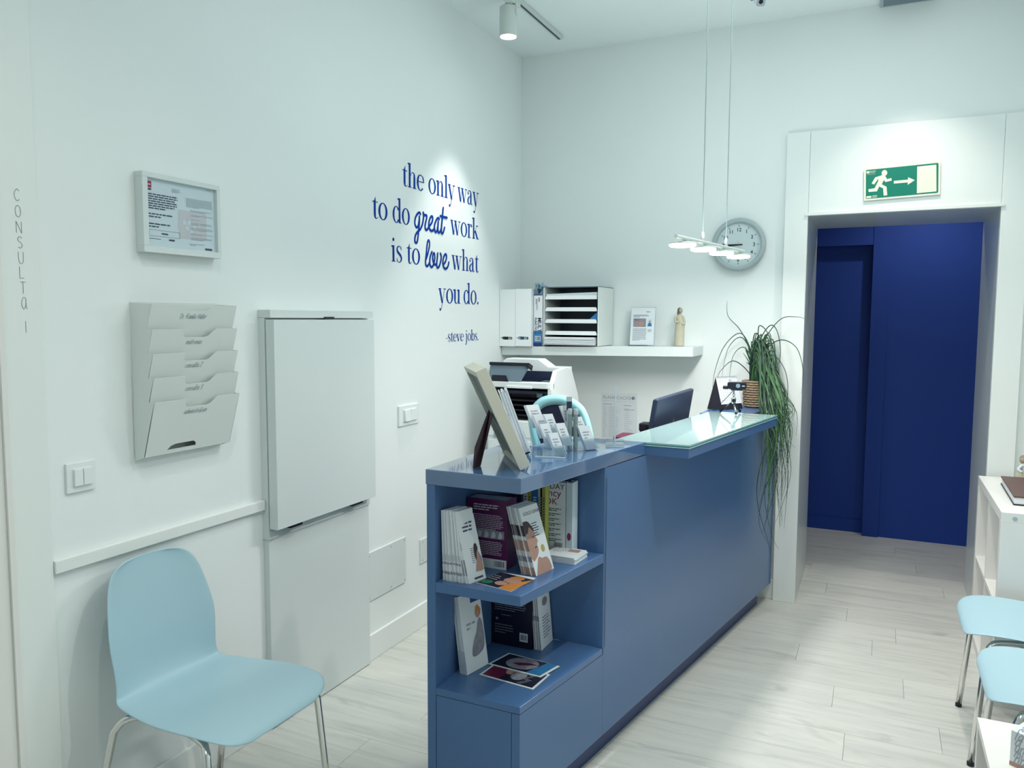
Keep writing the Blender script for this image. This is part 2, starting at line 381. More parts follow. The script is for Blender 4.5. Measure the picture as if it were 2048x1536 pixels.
def ring(cx, cy, rx, ry, tw=TW, th=HL, a0=0, a1=360, n=36):
    vs, fs = [], []; full = a1 - a0 == 360; cnt = n if full else n + 1
    for i in range(cnt):
        a = R(a0 + (a1 - a0) * i / n)
        vs += [(cx + rx * math.cos(a), cy + ry * math.sin(a)), (cx + (rx - tw) * math.cos(a), cy + (ry - th) * math.sin(a))]
    for i in range(n):
        j = (i + 1) % cnt; fs.append((2 * i, 2 * j, 2 * j + 1, 2 * i + 1))
    return vs, fs
def stem(x, y0, y1): return rectp(x - TW / 2, y0, x + TW / 2, y1)
def sf(x, y, l=0.19, r=0.19): return rectp(x - l, y, x + r, y + HL)
def flag(x, y): return [(x - 0.26, y - 0.05), (x - TW / 2, y - 0.13), (x - TW / 2, y)], [(0, 1, 2)]
def diag(x0, y0, x1, y1, w): return [(x0 - w / 2, y0), (x1 - w / 2, y1), (x1 + w / 2, y1), (x0 + w / 2, y0)], [(0, 1, 2, 3)]
def glyph(c):
    A = 1.53
    if c == 'o': return [ring(.46, .5, .45, .52)], .92
    if c == 'l': return [stem(.24, 0, A), sf(.24, 0), flag(.24, A)], .46
    if c == 'i': return [stem(.24, 0, 1), sf(.24, 0), flag(.24, 1), disc(.24, 1.36, .105)], .46
    if c == 't': return [stem(.26, .2, 1.05), ([(.18, 1.0), (.345, 1.0), (.345, 1.30)], [(0, 1, 2)]), rectp(.02, 1 - HL, .54, 1), vstroke([(.262, .22, TW), (.30, .07, .14), (.40, .015, .06), (.50, .05, .04), (.57, .13, .03)])], .56
    if c in 'hn':
        h = A if c == 'h' else 1
        return [stem(.22, 0, h), sf(.22, 0), flag(.22, h), vstroke([(.30, .72, .03), (.42, .93, .045), (.58, .985, .06), (.71, .89, .13), (.735, .68, TW)]), stem(.735, 0, .70), sf(.735, 0)], .96
    if c == 'u': return [stem(.20, .28, 1), flag(.20, 1), vstroke([(.20, .32, TW), (.225, .12, .14), (.36, .01, .06), (.52, .06, .04), (.63, .26, .03)]), stem(.70, 0, 1), flag(.70, 1), rectp(.70, 0, .90, HL)], .94
    if c == 'e': return [ring(.42, .5, .41, .52, a0=62, a1=318, n=30), vstroke([(.60, .965, .05), (.72, .82, .11), (.775, .60, .10), (.79, .53, .06)]), rectp(.1, .53, .80, .53 + HL)], .82
    if c == 'd': return [ring(.40, .5, .40, .52, a0=35, a1=325), stem(.76, 0, A), flag(.76, A), rectp(.76, 0, .96, HL)], .98
    if c == 'b': return [ring(.54, .5, .40, .52, a0=-145, a1=145), stem(.18, .03, A), flag(.18, A)], .94
    if c == 'a': return [vstroke([(.12, .76, .10), (.17, .91, .06), (.34, .985, .05), (.52, .90, .12), (.555, .70, TW)]), disc(.155, .77, .085), stem(.555, .12, .74), vstroke([(.555, .16, TW), (.60, .04, .10), (.70, .02, .05), (.80, .12, .03)]), vstroke([(.53, .60, .04), (.34, .54, .07), (.15, .38, .15), (.12, .20, .165), (.24, .04, .10), (.40, .05, .05), (.52, .18, .04)])], .82
    if c == 'w': return [diag(.14, 1, .42, 0, TW), diag(.66, 1, .44, .02, .05), diag(.64, 1, .92, 0, TW), diag(1.20, 1, .94, .02, .05), sf(.14, 1 - HL, .16, .2), sf(.64, 1 - HL, .18, .2), sf(1.20, 1 - HL, .16, .15)], 1.34
    if c == 'v': return [diag(.14, 1, .44, 0, TW), diag(.74, 1, .46, .02, .05), sf(.14, 1 - HL, .16, .2), sf(.74, 1 - HL, .16, .15)], .88
    if c == 'y': return [diag(.14, 1, .46, 0, TW), vstroke([(.76, 1, .045), (.62, .55, .045), (.44, -.08, .045), (.34, -.36, .05), (.24, -.46, .06)]), disc(.20, -.45, .095), sf(.14, 1 - HL, .16, .2), sf(.76, 1 - HL, .16, .15)], .90
    if c == 'r': return [stem(.22, 0, 1), sf(.22, 0, .19, .24), flag(.22, 1), vstroke([(.30, .70, .03), (.40, .92, .05), (.52, .98, .07), (.60, .90, .09)]), disc(.58, .87, .09)], .68
    if c == 'k': return [stem(.20, 0, A), sf(.20, 0), flag(.20, A), diag(.68, 1, .28, .40, .05), diag(.42, .60, .76, 0, TW + .02), sf(.70, 1 - HL, .16, .16), sf(.76, 0, .16, .18)], .96
    if c == 's': return [vstroke([(.54, .80, .04), (.44, .96, .05), (.30, .985, .07), (.14, .86, .12), (.17, .66, .16), (.34, .53, .17), (.52, .38, .16), (.56, .18, .13), (.42, .02, .06), (.24, .02, .045), (.10, .20, .035)]), rectp(.53, .74, .565, 1), rectp(.09, 0, .125, .26)], .66
    if c == 'j': return [stem(.24, -.2, 1), flag(.24, 1), vstroke([(.24, -.18, TW), (.22, -.38, .11), (.12, -.50, .06), (.02, -.46, .05)]), disc(.0, -.44, .085), disc(.24, 1.36, .105)], .46
    if c == '.': return [disc(.16, .09, .10)], .30
    if c == '-': return [rectp(.04, .42, .40, .50)], .44
    return [], .42
def serif_text(t, xh, width=None):
    x = 0; parts = []
    for c in t:
        g, a = glyph(c)
        parts += [xf(p, 1, 1, x, 0) for p in g]; x += a * (1 if c != ' ' else 1) + 0.03
    v, f = merge(parts); sx = xh if width is None else width / x
    return [Vector((p.x * sx, p.y * xh, p.z)) for p in v], f
# thin single-stroke hand lettering
HAND = {
 'C': ([[(.62, .84), (.42, 1), (.18, .82), (.08, .5), (.18, .16), (.42, 0), (.64, .16)]], .72), 'O': ([[(.34, 1), (.12, .8), (.06, .5), (.14, .16), (.36, 0), (.6, .18), (.66, .52), (.58, .84), (.34, 1)]], .76),
 'N': ([[(.06, 0), (.06, 1)], [(.06, 1), (.64, 0)], [(.64, 0), (.64, 1)]], .74), 'S': ([[(.58, .86), (.38, 1), (.14, .86), (.16, .64), (.44, .46), (.6, .24), (.42, .02), (.14, .08)]], .68),
 'U': ([[(.06, 1), (.08, .4), (.2, .06), (.42, .02), (.58, .24), (.62, 1)]], .72), 'L': ([[(.08, 1), (.08, 0)], [(.08, 0), (.56, 0)]], .6), 'T': ([[(.04, 1), (.66, 1)], [(.35, 1), (.35, 0)]], .7),
 'D': ([[(.08, 0), (.08, 1)], [(.08, 1), (.4, .9), (.6, .56), (.48, .16), (.08, 0)]], .7), 'K': ([[(.08, 0), (.08, 1)], [(.56, 1), (.1, .45)], [(.2, .55), (.6, 0)]], .66), 'H': ([[(.08, 0), (.08, 1)], [(.56, 0), (.56, 1)], [(.08, .5), (.56, .5)]], .68),
 'A': ([[(.56, .9), (.3, 1.0), (.1, .7), (.08, .3), (.26, .0), (.5, .28), (.56, .9)], [(.56, .9), (.56, .25), (.68, 0)]], .74),
 'a': ([[(.42, .56), (.22, .62), (.06, .36), (.12, .04), (.32, .08), (.42, .5)], [(.42, .58), (.42, .12), (.52, 0)]], .5), 'd': ([[(.42, .5), (.22, .6), (.06, .36), (.12, .04), (.32, .08), (.42, .5)], [(.44, 1), (.42, .1), (.5, 0)]], .5),
 'm': ([[(.06, 0), (.06, .6)], [(.06, .4), (.2, .6), (.3, .4), (.3, 0)], [(.3, .4), (.44, .6), (.54, .4), (.54, 0)]], .62), 'n': ([[(.06, 0), (.06, .6)], [(.06, .4), (.22, .6), (.36, .42), (.36, 0)]], .44), 'r': ([[(.06, 0), (.06, .6)], [(.06, .38), (.18, .58), (.32, .56)]], .34),
 'i': ([[(.06, 0), (.06, .56)], [(.06, .74), (.06, .82)]], .16), 'l': ([[(.06, 1), (.06, .08), (.14, 0)]], .2), 't': ([[(.12, .95), (.12, .1), (.24, 0)], [(.0, .62), (.28, .62)]], .28), 'e': ([[(.06, .32), (.38, .36), (.34, .56), (.18, .6), (.06, .34), (.14, .04), (.38, .06)]], .44),
 'o': ([[(.2, .6), (.06, .34), (.16, .02), (.34, .1), (.38, .42), (.2, .6)]], .44), 's': ([[(.34, .52), (.18, .6), (.08, .46), (.3, .24), (.24, .02), (.04, .06)]], .4), 'c': ([[(.36, .5), (.2, .6), (.06, .34), (.16, .02), (.36, .08)]], .4), 'u': ([[(.06, .58), (.08, .14), (.22, .0), (.36, .2), (.38, .58)], [(.38, .58), (.4, 0)]], .46),
 '2': ([[(.06, .8), (.24, 1), (.42, .82), (.3, .46), (.06, 0)], [(.06, 0), (.46, 0)]], .54), '3': ([[(.06, .9), (.26, 1), (.4, .8), (.2, .55), (.42, .3), (.28, .02), (.04, .1)]], .5), '1': ([[(.1, 0), (.1, 1)]], .2), '.': ([[(.06, 0), (.06, .06)]], .16), ' ': ([], .28), "'": ([[(.1, .8), (.2, .95)]], 0.0),
 'b': ([[(.06, 1), (.06, .0)], [(.06, .4), (.22, .6), (.38, .34), (.26, .02), (.06, .1)]], .46), 'p': ([[(.06, .58), (.06, -.4)], [(.06, .4), (.22, .6), (.38, .34), (.26, .02), (.06, .1)]], .46)}
def hand_text(t, size, stroke, slant=0.0, wscale=1.0):
    x = 0; parts = []
    for c in t:
        g, a = HAND.get(c, ([], .3))
        for s in g:
            q = crom(s, 5) if len(s) > 2 else [Vector(p) for p in s]
            q = [Vector(((p.x * wscale + x + p.y * slant) * size, p.y * size)) for p in q]
            parts.append(ribbon(q, [stroke] * len(q)))
        x += a * wscale + 0.06 * wscale
    return merge(parts), x * size
_tc = {}
def font_text(t, size, ax='LEFT', bold=0.0):
    key = (t, ax, bold)
    if key not in _tc:
        cu = bpy.data.curves.new('tmp', 'FONT'); cu.body = t; cu.size = 1.0; cu.align_x = ax; cu.resolution_u = 3; cu.offset = bold
        ob = bpy.data.objects.new('tmp', cu); col.objects.link(ob)
        dg = bpy.context.evaluated_depsgraph_get(); me = bpy.data.meshes.new_from_object(ob.evaluated_get(dg))
        _tc[key] = ([Vector((v.co.x, v.co.y)) for v in me.vertices], [tuple(p.vertices) for p in me.polygons])
        bpy.data.objects.remove(ob); bpy.data.meshes.remove(me); bpy.data.curves.remove(cu)
    v, f = _tc[key]; return [p * size for p in v], f
def text_lines(mb, u0, v0, width, n, pitch, h, O, U, V, seed=1, ragged=0.25, off=0.0004, words=True):
    """rows of print too small to read: word-length dashes"""
    rn = random.Random(seed)
    for i in range(n):
        L = width * (1 - (rn.random() * ragged if i < n - 1 else rn.uniform(.2, .6)))
        u = u0
        while u < u0 + L:
            wl = min(rn.uniform(2.0, 6.0) * h, u0 + L - u)
            mb.rect(u, v0 - i * pitch - h, u + wl, v0 - i * pitch, O, U, V, off); u += wl + h * 0.7
    return mb
def barcode(mb, u0, v0, w, h, O, U, V, seed=3, off=0.0006):
    rn = random.Random(seed); u = u0
    while u < u0 + w:
        b = rn.choice((.03, .05, .08)) * w; mb.rect(u, v0, min(u + b, u0 + w), v0 + h, O, U, V, off); u += b + rn.choice((.03, .05)) * w

# =================================================================== SETTING
XR = 2.83; YF = -6.4; HALLY = 1.56; PASS = 0.66
# floor: dark sub-floor with single laminate planks on it
fl = MB().box(-0.1, XR + 0.1, YF - 0.1, PASS, -0.06, -0.0125).box(0.5, 3.6, PASS, HALLY + 0.3, -0.06, -0.0125).build('floor', 'joint'); fl['kind'] = 'structure'
PW, PL = 0.193, 1.29
pl_me = None
seam_for = {}
def seam_row(k): return {0: 2.101, 2: 1.695, 4: 1.863, 6: 1.917, 10: 0.383}.get(k, (0.47 * (k * 7 % 11)) % PL)
unit = MB().box(0, 1, 0, 1, -0.0125, 0)
um = bpy.data.meshes.new('plank'); um.from_pydata([tuple(p) for p in unit.v], [], unit.f); um.update(); um.materials.append(M['plank'])
for k in range(-11, 33):
    y1 = -0.179 - PW * k; y0 = y1 - PW
    if y1 > HALLY + 0.2 or y0 < YF: continue
    xa, xb = (0.6, 3.5) if y0 > PASS else (0.0, XR)
    s0 = seam_row(k); x = s0 - PL * math.ceil((s0 - xa) / PL)
    while x < xb:
        a, b = max(x, xa), min(x + PL, xb)
        if b - a > 0.01:
            o = bpy.data.objects.new('plank', um); o.scale = (b - a - 0.0011, PW - 0.0009, 1); o.location = (a, y0, 0)
            col.objects.link(o); o.parent = fl
        x += PL
MB().box(-0.12, XR + 0.12, YF - 0.1, 0.0, CEIL, CEIL + 0.12).build('ceiling', 'ceiling')['kind'] = 'structure'
MB().box(-0.12, 0, YF - 0.1, PASS, 0, CEIL).build('wall_left', 'wall')['kind'] = 'structure'
MB().box(XR, XR + 0.12, YF - 0.1, PASS, 0, CEIL).build('wall_right', 'wall')['kind'] = 'structure'
DX0, DX1, DZ = 1.621, 2.463, 2.035
wb_ = MB().box(0, DX0 - 0.014, 0, PASS, 0, CEIL).box(DX1 + 0.014, XR, 0, PASS, 0, CEIL).box(DX0 - 0.014, DX1 + 0.014, 0, PASS, DZ + 0.014, CEIL)
wb_.build('wall_back', 'wall')['kind'] = 'structure'
# shop-front side behind the camera: a wall with one big window that lets the daylight in
MB().box(0, 0.25, YF - 0.1, YF, 0, CEIL).box(2.55, XR, YF - 0.1, YF, 0, CEIL).box(0.25, 2.55, YF - 0.1, YF, 2.75, CEIL).box(0.25, 2.55, YF - 0.1, YF, 0, 0.15).build('wall_front', 'wall')['kind'] = 'structure'
w1 = struct('window_1', (1.4, YF - 0.05, 0.15))
for x0, x1, z0, z1 in ((0.25, 0.30, .15, 2.75), (2.50, 2.55, .15, 2.75), (0.30, 2.50, .15, .20), (0.30, 2.50, 2.70, 2.75), (1.375, 1.425, .2, 2.7)):
    MB().box(x0, x1, YF - 0.07, YF - 0.03, z0, z1).build('window_bar', 'trimw', w1)
# hall behind the doorway, royal blue
hw = struct('wall_hall', (2.0, HALLY, 0))
MB().box(2.017, 3.6, HALLY + 0.02, HALLY + 0.2, 0, 2.6).build('wall_panel', 'hall', hw)
MB().box(1.916, 2.017, HALLY, HALLY + 0.2, 0, 2.6).build('door_casing', 'hall', hw)
MB().box(0.5, 1.916, HALLY + 0.005, HALLY + 0.2, 2.01, 2.6).build('wall_panel', 'hall', hw)
MB().box(0.5, 1.30, HALLY + 0.005, HALLY + 0.2, 0, 2.01).build('wall_panel', 'hall', hw)
MB().box(1.30, 1.916, HALLY + 0.09, HALLY + 0.13, 0, 2.01).build('door_leaf', 'hall', hw)
MB().box(1.30, 1.916, HALLY + 0.078, HALLY + 0.09, 0.0, 0.09).build('kick_rail', 'hall', hw)
MB().box(0.5, 3.6, PASS, HALLY + 0.2, 2.6, 2.7).build('ceiling_hall', 'ceiling')['kind'] = 'structure'
MB().box(0.5, 0.6, PASS, HALLY + 0.2, 0, 2.6).box(3.5, 3.6, PASS, HALLY + 0.2, 0, 2.6).build('wall_hall_ends', 'hall')['kind'] = 'structure'
# doorway casing in the back wall
d2 = struct('door_2', (2.04, 0, 0))
MB().box(1.509, DX0, -0.032, 0, 0, 2.45).build('casing', 'trimw', d2, bev=.002)
MB().box(DX1, 2.574, -0.032, 0, 0, 2.45).build('casing', 'trimw', d2, bev=.002)
MB().box(DX0 + 0.0008, DX1 - 0.0008, -0.030, 0, DZ + .008, 2.45).build('lintel_panel', 'trimw', d2, bev=.0015)
MB().box(DX0 - 0.012, DX1 + 0.012, -0.040, -0.002, DZ - .006, DZ + .008).build('lintel_edge', 'trimw', d2)
MB().box(DX0 - .014, DX0, 0, PASS, 0, DZ).build('jamb_lining', 'jamb', d2)
MB().box(DX1, DX1 + .014, 0, PASS, 0, DZ).build('jamb_lining', 'jamb', d2)
MB().box(DX0 - .014, DX1 + .014, 0, PASS, DZ, DZ + .014).build('head_lining', 'jamb', d2)
# left: casing of the consulting-room door, its door, chair rail, skirting
MB().box(0, 0.010, -3.108, -3.004, 0, CEIL).build('trim_1', 'trimw', bev=.0015)['kind'] = 'structure'
d1 = struct('door_1', (0, -3.5, 0))
MB().box(0, 0.020, -3.122, -3.1085, 0, CEIL).build('door_stop', 'lamin', d1)
MB().box(0, 0.012, -3.95, -3.1225, 0, 2.1).build('door_leaf', 'lamin', d1)
MB().box(0, 0.018, -3.003, -2.2185, 0.817, 0.852).build('trim_2', 'trimw', bev=.002)['kind'] = 'structure'
bbl = struct('baseboard_left', (0, -1.5, 0))
MB().box(0, 0.013, -3.003, -2.2165, 0, 0.115).build('skirting_board', 'trimw', bbl, bev=.003)
MB().box(0, 0.013, -1.604, -0.0, 0, 0.117).build('skirting_board', 'trimw', bbl, bev=.003)
bbb = MB().box(0.014, 1.508, -0.013, 0, 0, 0.105).build('baseboard_back', 'trimw', bev=.003); bbb['kind'] = 'structure'

# =================================================================== LEFT WALL THINGS
YU, ZU, XU = (0, 1, 0), (0, 0, 1), (1, 0, 0)
# blue quotation
q = thing('wall_quote', 'royal blue lettering of a five-line quotation on the white left wall', 'wall lettering', (0, -1.0, 1.38))
XH = 0.072
def qword(t, y0, y1, z, xh=XH):
    v, f = serif_text(t, xh, None); w = max(p.x for p in v); m0 = min(p.x for p in v)
    k = (y1 - y0) / (w - m0); v = [Vector(((p.x - m0) * k, p.y, p.z)) for p in v]
    MB().mesh2d((v, f), (0, y0, z), YU, ZU, 0.0008).flat('word', 'bluetxt', q)
qword('the', -1.289, -1.103, 2.097); qword('only', -1.063, -0.805, 2.097); qword('way', -0.778, -0.546, 2.097)
qword('to', -1.523, -1.409, 1.926); qword('do', -1.369, -1.229, 1.926); qword('work', -0.853, -0.546, 1.924)
qword('is', -1.385, -1.296, 1.752); qword('to', -1.257, -1.142, 1.752); qword('what', -0.840, -0.546, 1.749)
qword('you', -0.973, -0.752, 1.577); qword('do.', -0.715, -0.548, 1.577)
qword('-steve', -0.900, -0.716, 1.383, XH * .53); qword('jobs.', -0.697, -0.550, 1.383, XH * .53)
GREAT=[[(-1.136,1.988),(-1.143,1.994),(-1.158,1.989),(-1.173,1.976),(-1.183,1.960),(-1.186,1.941),(-1.180,1.929),(-1.171,1.923),(-1.160,1.928),(-1.152,1.943),(-1.147,1.962),(-1.146,1.976)],
 [(-1.146,1.976),(-1.145,1.964),(-1.147,1.943),(-1.151,1.923),(-1.155,1.900),(-1.160,1.877),(-1.166,1.858),(-1.176,1.851),(-1.186,1.856),(-1.186,1.874),(-1.177,1.891),(-1.159,1.906),(-1.140,1.917),(-1.125,1.935),(-1.115,1.954),(-1.110,1.972),(-1.109,1.986),(-1.112,1.998)],
 [(-1.112,1.998),(-1.104,1.988),(-1.089,1.989),(-1.080,1.986),(-1.082,1.974),(-1.090,1.956),(-1.096,1.938),(-1.093,1.924),(-1.085,1.920),(-1.074,1.925),(-1.060,1.939),(-1.040,1.955),(-1.028,1.970),(-1.026,1.985),(-1.035,1.990),(-1.048,1.982),(-1.058,1.965),(-1.062,1.948),(-1.056,1.930),(-1.045,1.922),(-1.033,1.921),(-1.020,1.927),(-1.010,1.935)],
 [(-0.965,1.984),(-0.970,1.989),(-0.985,1.984),(-1.001,1.966),(-1.009,1.949),(-1.009,1.933),(-1.004,1.922),(-0.997,1.919),(-0.987,1.926),(-0.978,1.946),(-0.974,1.971)],
 [(-0.974,1.971),(-0.977,1.946),(-0.977,1.927),(-0.970,1.919),(-0.959,1.924),(-0.947,1.939)],
 [(-0.926,2.044),(-0.931,2.015),(-0.937,1.981),(-0.943,1.949),(-0.945,1.928),(-0.939,1.918),(-0.928,1.923),(-0.919,1.938),(-0.914,1.949)],
 [(-0.955,2.001),(-0.932,2.000),(-0.890,2.000)]]
LOVE=[[(-1.086,1.784),(-1.077,1.799),(-1.066,1.821),(-1.057,1.845),(-1.055,1.863),(-1.063,1.873),(-1.073,1.864),(-1.079,1.843),(-1.084,1.815),(-1.090,1.786),(-1.093,1.768),(-1.090,1.754),(-1.080,1.749),(-1.067,1.756),(-1.057,1.766)],
 [(-1.034,1.820),(-1.046,1.804),(-1.053,1.784),(-1.054,1.766),(-1.048,1.752),(-1.037,1.748),(-1.023,1.756),(-1.012,1.776),(-1.007,1.797),(-1.010,1.811),(-1.016,1.816),(-1.025,1.807),(-1.027,1.791),(-1.021,1.773),(-1.009,1.762),(-0.993,1.764)],
 [(-0.980,1.817),(-0.983,1.796),(-0.988,1.775),(-0.989,1.758),(-0.982,1.748),(-0.967,1.755),(-0.953,1.777),(-0.946,1.797),(-0.947,1.811),(-0.954,1.819)],
 [(-0.920,1.770),(-0.903,1.785),(-0.894,1.803),(-0.895,1.815),(-0.904,1.819),(-0.917,1.811),(-0.927,1.793),(-0.930,1.776),(-0.924,1.757),(-0.915,1.750),(-0.903,1.747),(-0.886,1.755),(-0.876,1.768),(-0.871,1.781)]]

for nm in (GREAT, LOVE):
    parts = []
    for s in nm:
        p = crom(s, 6); parts.append(ribbon(p, [0.0125] * len(p)))
        for e in (p[0], p[-1]): parts.append(disc(e.x, e.y, 0.00625))
    MB().mesh2d(merge(parts), (0, 0, 0), YU, ZU, 0.0008).flat('script_word', 'bluetxt', q)
# thin vertical room lettering on the casing
t = thing('room_lettering', 'thin grey vertical lettering on the white door casing at far left', 'wall lettering', (0.010, -3.055, 1.46))
zt = {'C': 378, 'O': 410, 'N': 442, 'S': 472, 'U': 503, 'L': 532, 'T': 563, 'A': 594, '1': 642}
for i, (ch, py) in enumerate(zt.items()):
    z1 = 1.818 - (py - 378) * 0.001246; (v, f), wd = hand_text(ch, 0.029, 0.0012, 0, 0.78)
    yo = -3.064 + i * 0.0009
    MB().mesh2d((v, f), (0.010, yo if ch != '1' else yo + .006, z1 - 0.029), YU, ZU, 0.0006).flat('letter', 'tealtxt', t)

# framed certificate
fr = thing('picture_frame', 'white box frame holding a printed certificate, above the file rack', 'picture frame', (0, -2.56, 1.69))
a0, a1, b0, b1, bd = -2.703, -2.408, 1.69, 1.922, 0.019
MB().box(0, .033, a0, a1, b0, b0 + bd).build('frame_rail', 'lacq', fr, bev=.001); MB().box(0, .033, a0, a1, b1 - bd * .8, b1).build('frame_rail', 'lacq', fr, bev=.001)
MB().box(0, .033, a0, a0 + bd, b0 + bd, b1 - bd * .8).build('frame_stile', 'lacq', fr, bev=.001); MB().box(0, .033, a1 - bd * .7, a1, b0 + bd, b1 - bd * .8).build('frame_stile', 'lacq', fr, bev=.001)
cp = MB().box(.004, .022, a0 + bd * .9, a1 - bd * .6, b0 + bd * .9, b1 - bd * .7).build('certificate', 'paperb', fr)
O = (.022, a0 + bd, b0 + bd); W_, H_ = a1 - a0 - 1.7 * bd, b1 - b0 - 1.8 * bd
mb = MB()
text_lines(mb, .008, H_ * .78, W_ * .42, 7, .0068, .0034, O, YU, ZU, 3, .15, .0007); text_lines(mb, .008, H_ * .49, W_ * .34, 2, .008, .0036, O, YU, ZU, 4, .1, .0007); text_lines(mb, .008, H_ * .345, W_ * .31, 2, .008, .0036, O, YU, ZU, 5, .1, .0007)
text_lines(mb, .008, H_ * .12, W_ * .32, 1, .008, .0016, O, YU, ZU, 6, 0, .0007); mb.rect(W_ * .30, H_ * .105, W_ * .38, H_ * .13, O, YU, ZU, .0007); mb.rect(W_ * .83, .004, W_ * .94, .010, O, YU, ZU, .0007)
for u0, v0, u1, v1 in ((.008, H_ * .155, W_ * .46, H_ * .158), (.008, H_ * .245, W_ * .46, H_ * .248), (.008, H_ * .155, .0088, H_ * .248), (W_ * .46 - .0008, H_ * .155, W_ * .46, H_ * .248)): mb.rect(u0, v0, u1, v1, O, YU, ZU, .0007)
mb.rect(W_ * .2, H_ * .19, W_ * .29, H_ * .21, O, YU, ZU, .0007)
mb.flat('printed_text', 'ink', cp)
mb = MB(); text_lines(mb, W_ * .56, H_ * .80, W_ * .40, 9, .0032, .0012, O, YU, ZU, 7, .03, .0008)
for j, (vv, n) in enumerate(((.62, 2), (.55, 2), (.48, 1), (.43, 3), (.35, 3), (.26, 2), (.20, 3))): text_lines(mb, W_ * .62, H_ * vv, W_ * .34, n, .0032, .0012, O, YU, ZU, 20 + j, .08, .0008)
text_lines(mb, W_ * .36, H_ * .90, W_ * .13, 4, .003, .0011, O, YU, ZU, 31, .3, .0008); text_lines(mb, W_ * .6, H_ * .10, W_ * .22, 2, .0035, .0014, O, YU, ZU, 32, .1, .0008); text_lines(mb, W_ * .88, H_ * .985, W_ * .1, 1, .003, .0015, O, YU, ZU, 33, 0, .0008)
mb.flat('small_print', 'greyink', cp)
MB().rect(W_ * .44, H_ * .17, W_ * .86, H_ * .60, O, YU, ZU, .0004).flat('pink_watermark', 'pinkpr', cp)
stp = MB()
for cx, cy, r in ((.53, .42, .012), (.60, .42, .012), (.57, .33, .011), (.68, .36, .011), (.75, .40, .009), (.63, .30, .010)):
    stp.decal([(W_ * cx + r * (1 if i % 2 == 0 else .42) * math.sin(math.pi * i / 5), H_ * cy + r * (1 if i % 2 == 0 else .42) * math.cos(math.pi * i / 5)) for i in range(10)][::-1], O, YU, ZU, .0006)
stp.flat('white_stars', 'paperb', cp)
MB().rect(.006, H_ * .86, .021, H_ * .955, O, YU, ZU, .0007).flat('red_emblem', 'redpr', cp)
em = MB().rect(.009, H_ * .90, .018, H_ * .915, O, YU, ZU, .0010); em.flat('emblem_band', 'paperb', cp)
MB().rect(.006, H_ * .825, .020, H_ * .85, O, YU, ZU, .0007).flat('emblem_caption', 'ink', cp)

# wall file rack: five stepped pockets with thumb notches
rk = thing('wall_file_rack', 'white metal five-pocket file rack with handwritten names on left wall', 'file rack', (0, -2.56, 1.09))
ya, yb = -2.733, -2.405
MB().box(0, .0025, ya, yb, 1.088, 1.545).build('back_plate', 'metalw', rk)
names = ['Dr. Kamila Haller', 'matronas', 'consulta 2', 'consulta 3', "administraci'on"]
tops = [1.538, 1.465, 1.394, 1.324, 1.254]
for i, zt_ in enumerate(tops):
    zb = zt_ - 0.16; xt, xb_ = 0.088, 0.040; th = 0.0018
    if i == 4: zb = 1.090
    U = Vector((0, 1, 0)); V = (Vector((xt, 0, zt_)) - Vector((xb_, 0, zb))); Hh = V.length; V.normalize(); Nn = U.cross(V)
    O = Vector((xb_, ya, zb)); Wd = yb - ya
    pk = MB()
    n0, n1, n2, n3 = ya * 0 + .113, .124, .207, .238
    if i == 0:
        # straight top edge with a D-shaped slot below it
        s0, s1 = Hh - .020, Hh - .008; a, b = .108, .220
        slot = [(a, s1), (a + .006, s0 + .003), (a + .016, s0), (b - .020, s0), (b - .008, s0 + .004), (b, s1)]
        pk.prism([(0, 0), (Wd, 0), (Wd, Hh), (b, Hh), (b, s1)] + slot[::-1][1:] + [(a, Hh), (0, Hh)], O, U, V, Nn * th)
        pk.prism([(a, s1), (b, s1), (b, Hh), (a, Hh)], O, U, V, Nn * th)
    else:
        nd = .026
        notch = [(.113, Hh), (.114, Hh - nd * .6), (.119, Hh - nd * .9), (.130, Hh - nd), (.200, Hh - nd), (.213, Hh - nd * .85), (.228, Hh - nd * .35), (.240, Hh)]
        if i < 4:
            pk.prism([(0, 0), (Wd, 0), (Wd, Hh)] + notch[::-1] + [(0, Hh)], O, U, V, Nn * th)
        else:
            g0, g1 = .075, .185      # finger hole low in the bottom pocket
            hole_t = [(g0, .012), (g0 + .012, .024), (g0 + .03, .029), (g1 - .012, .029), (g1 - .002, .022), (g1, .012)]
            pk.prism([(0, .012), (g0, .012)] + hole_t[1:-1] + [(g1, .012), (Wd, .012), (Wd, Hh)] + notch[::-1] + [(0, Hh)], O, U, V, Nn * th)
            pk.prism([(0, 0), (Wd, 0), (Wd, .012), (0, .012)], O, U, V, Nn * th)
    for yy in (ya - .0007 * i, yb + .0007 * i):
        pk.prism([(.003, zb - (.012 if i == 4 else 0)), (xb_ + .0003, zb), (xt + .0003, zt_), (.003, zt_ + .004)], (0, yy, 0), (1, 0, 0), (0, 0, 1), (0, .0005, 0))
    pk.prism([(0, 0), (Wd, 0), (Wd, 1), (0, 1)], (0, ya, zb), U, (xb_, 0, 0), (0, 0, .0018))
    p = pk.build('pocket', 'metalw', rk)
    nm = names[i].replace("'o", 'o'); (v, f), wd = hand_text(nm, .0165, .0008, .25, .62)
    k = {0: .100, 1: .062, 2: .066, 3: .066, 4: .088}[i] / wd
    v = [Vector((q_.x * k, q_.y, q_.z)) for q_ in v]
    u0 = {0: .108, 1: .128, 2: .122, 3: .120, 4: .112}[i]; drop = .047 if i else .043
    mb = MB().mesh2d((v, f), O + Nn * th, U, V * 1.0, .0005); mb.v = [p_ + U * u0 + V * (Hh - drop) for p_ in mb.v]
    if i == 4:
        mb.rect(.112 + .068, Hh - drop + .0125, .112 + .070, Hh - drop + .016, O + Nn * th, U, V, .0005)
    mb.flat('hand_lettering', 'tealtxt', p)

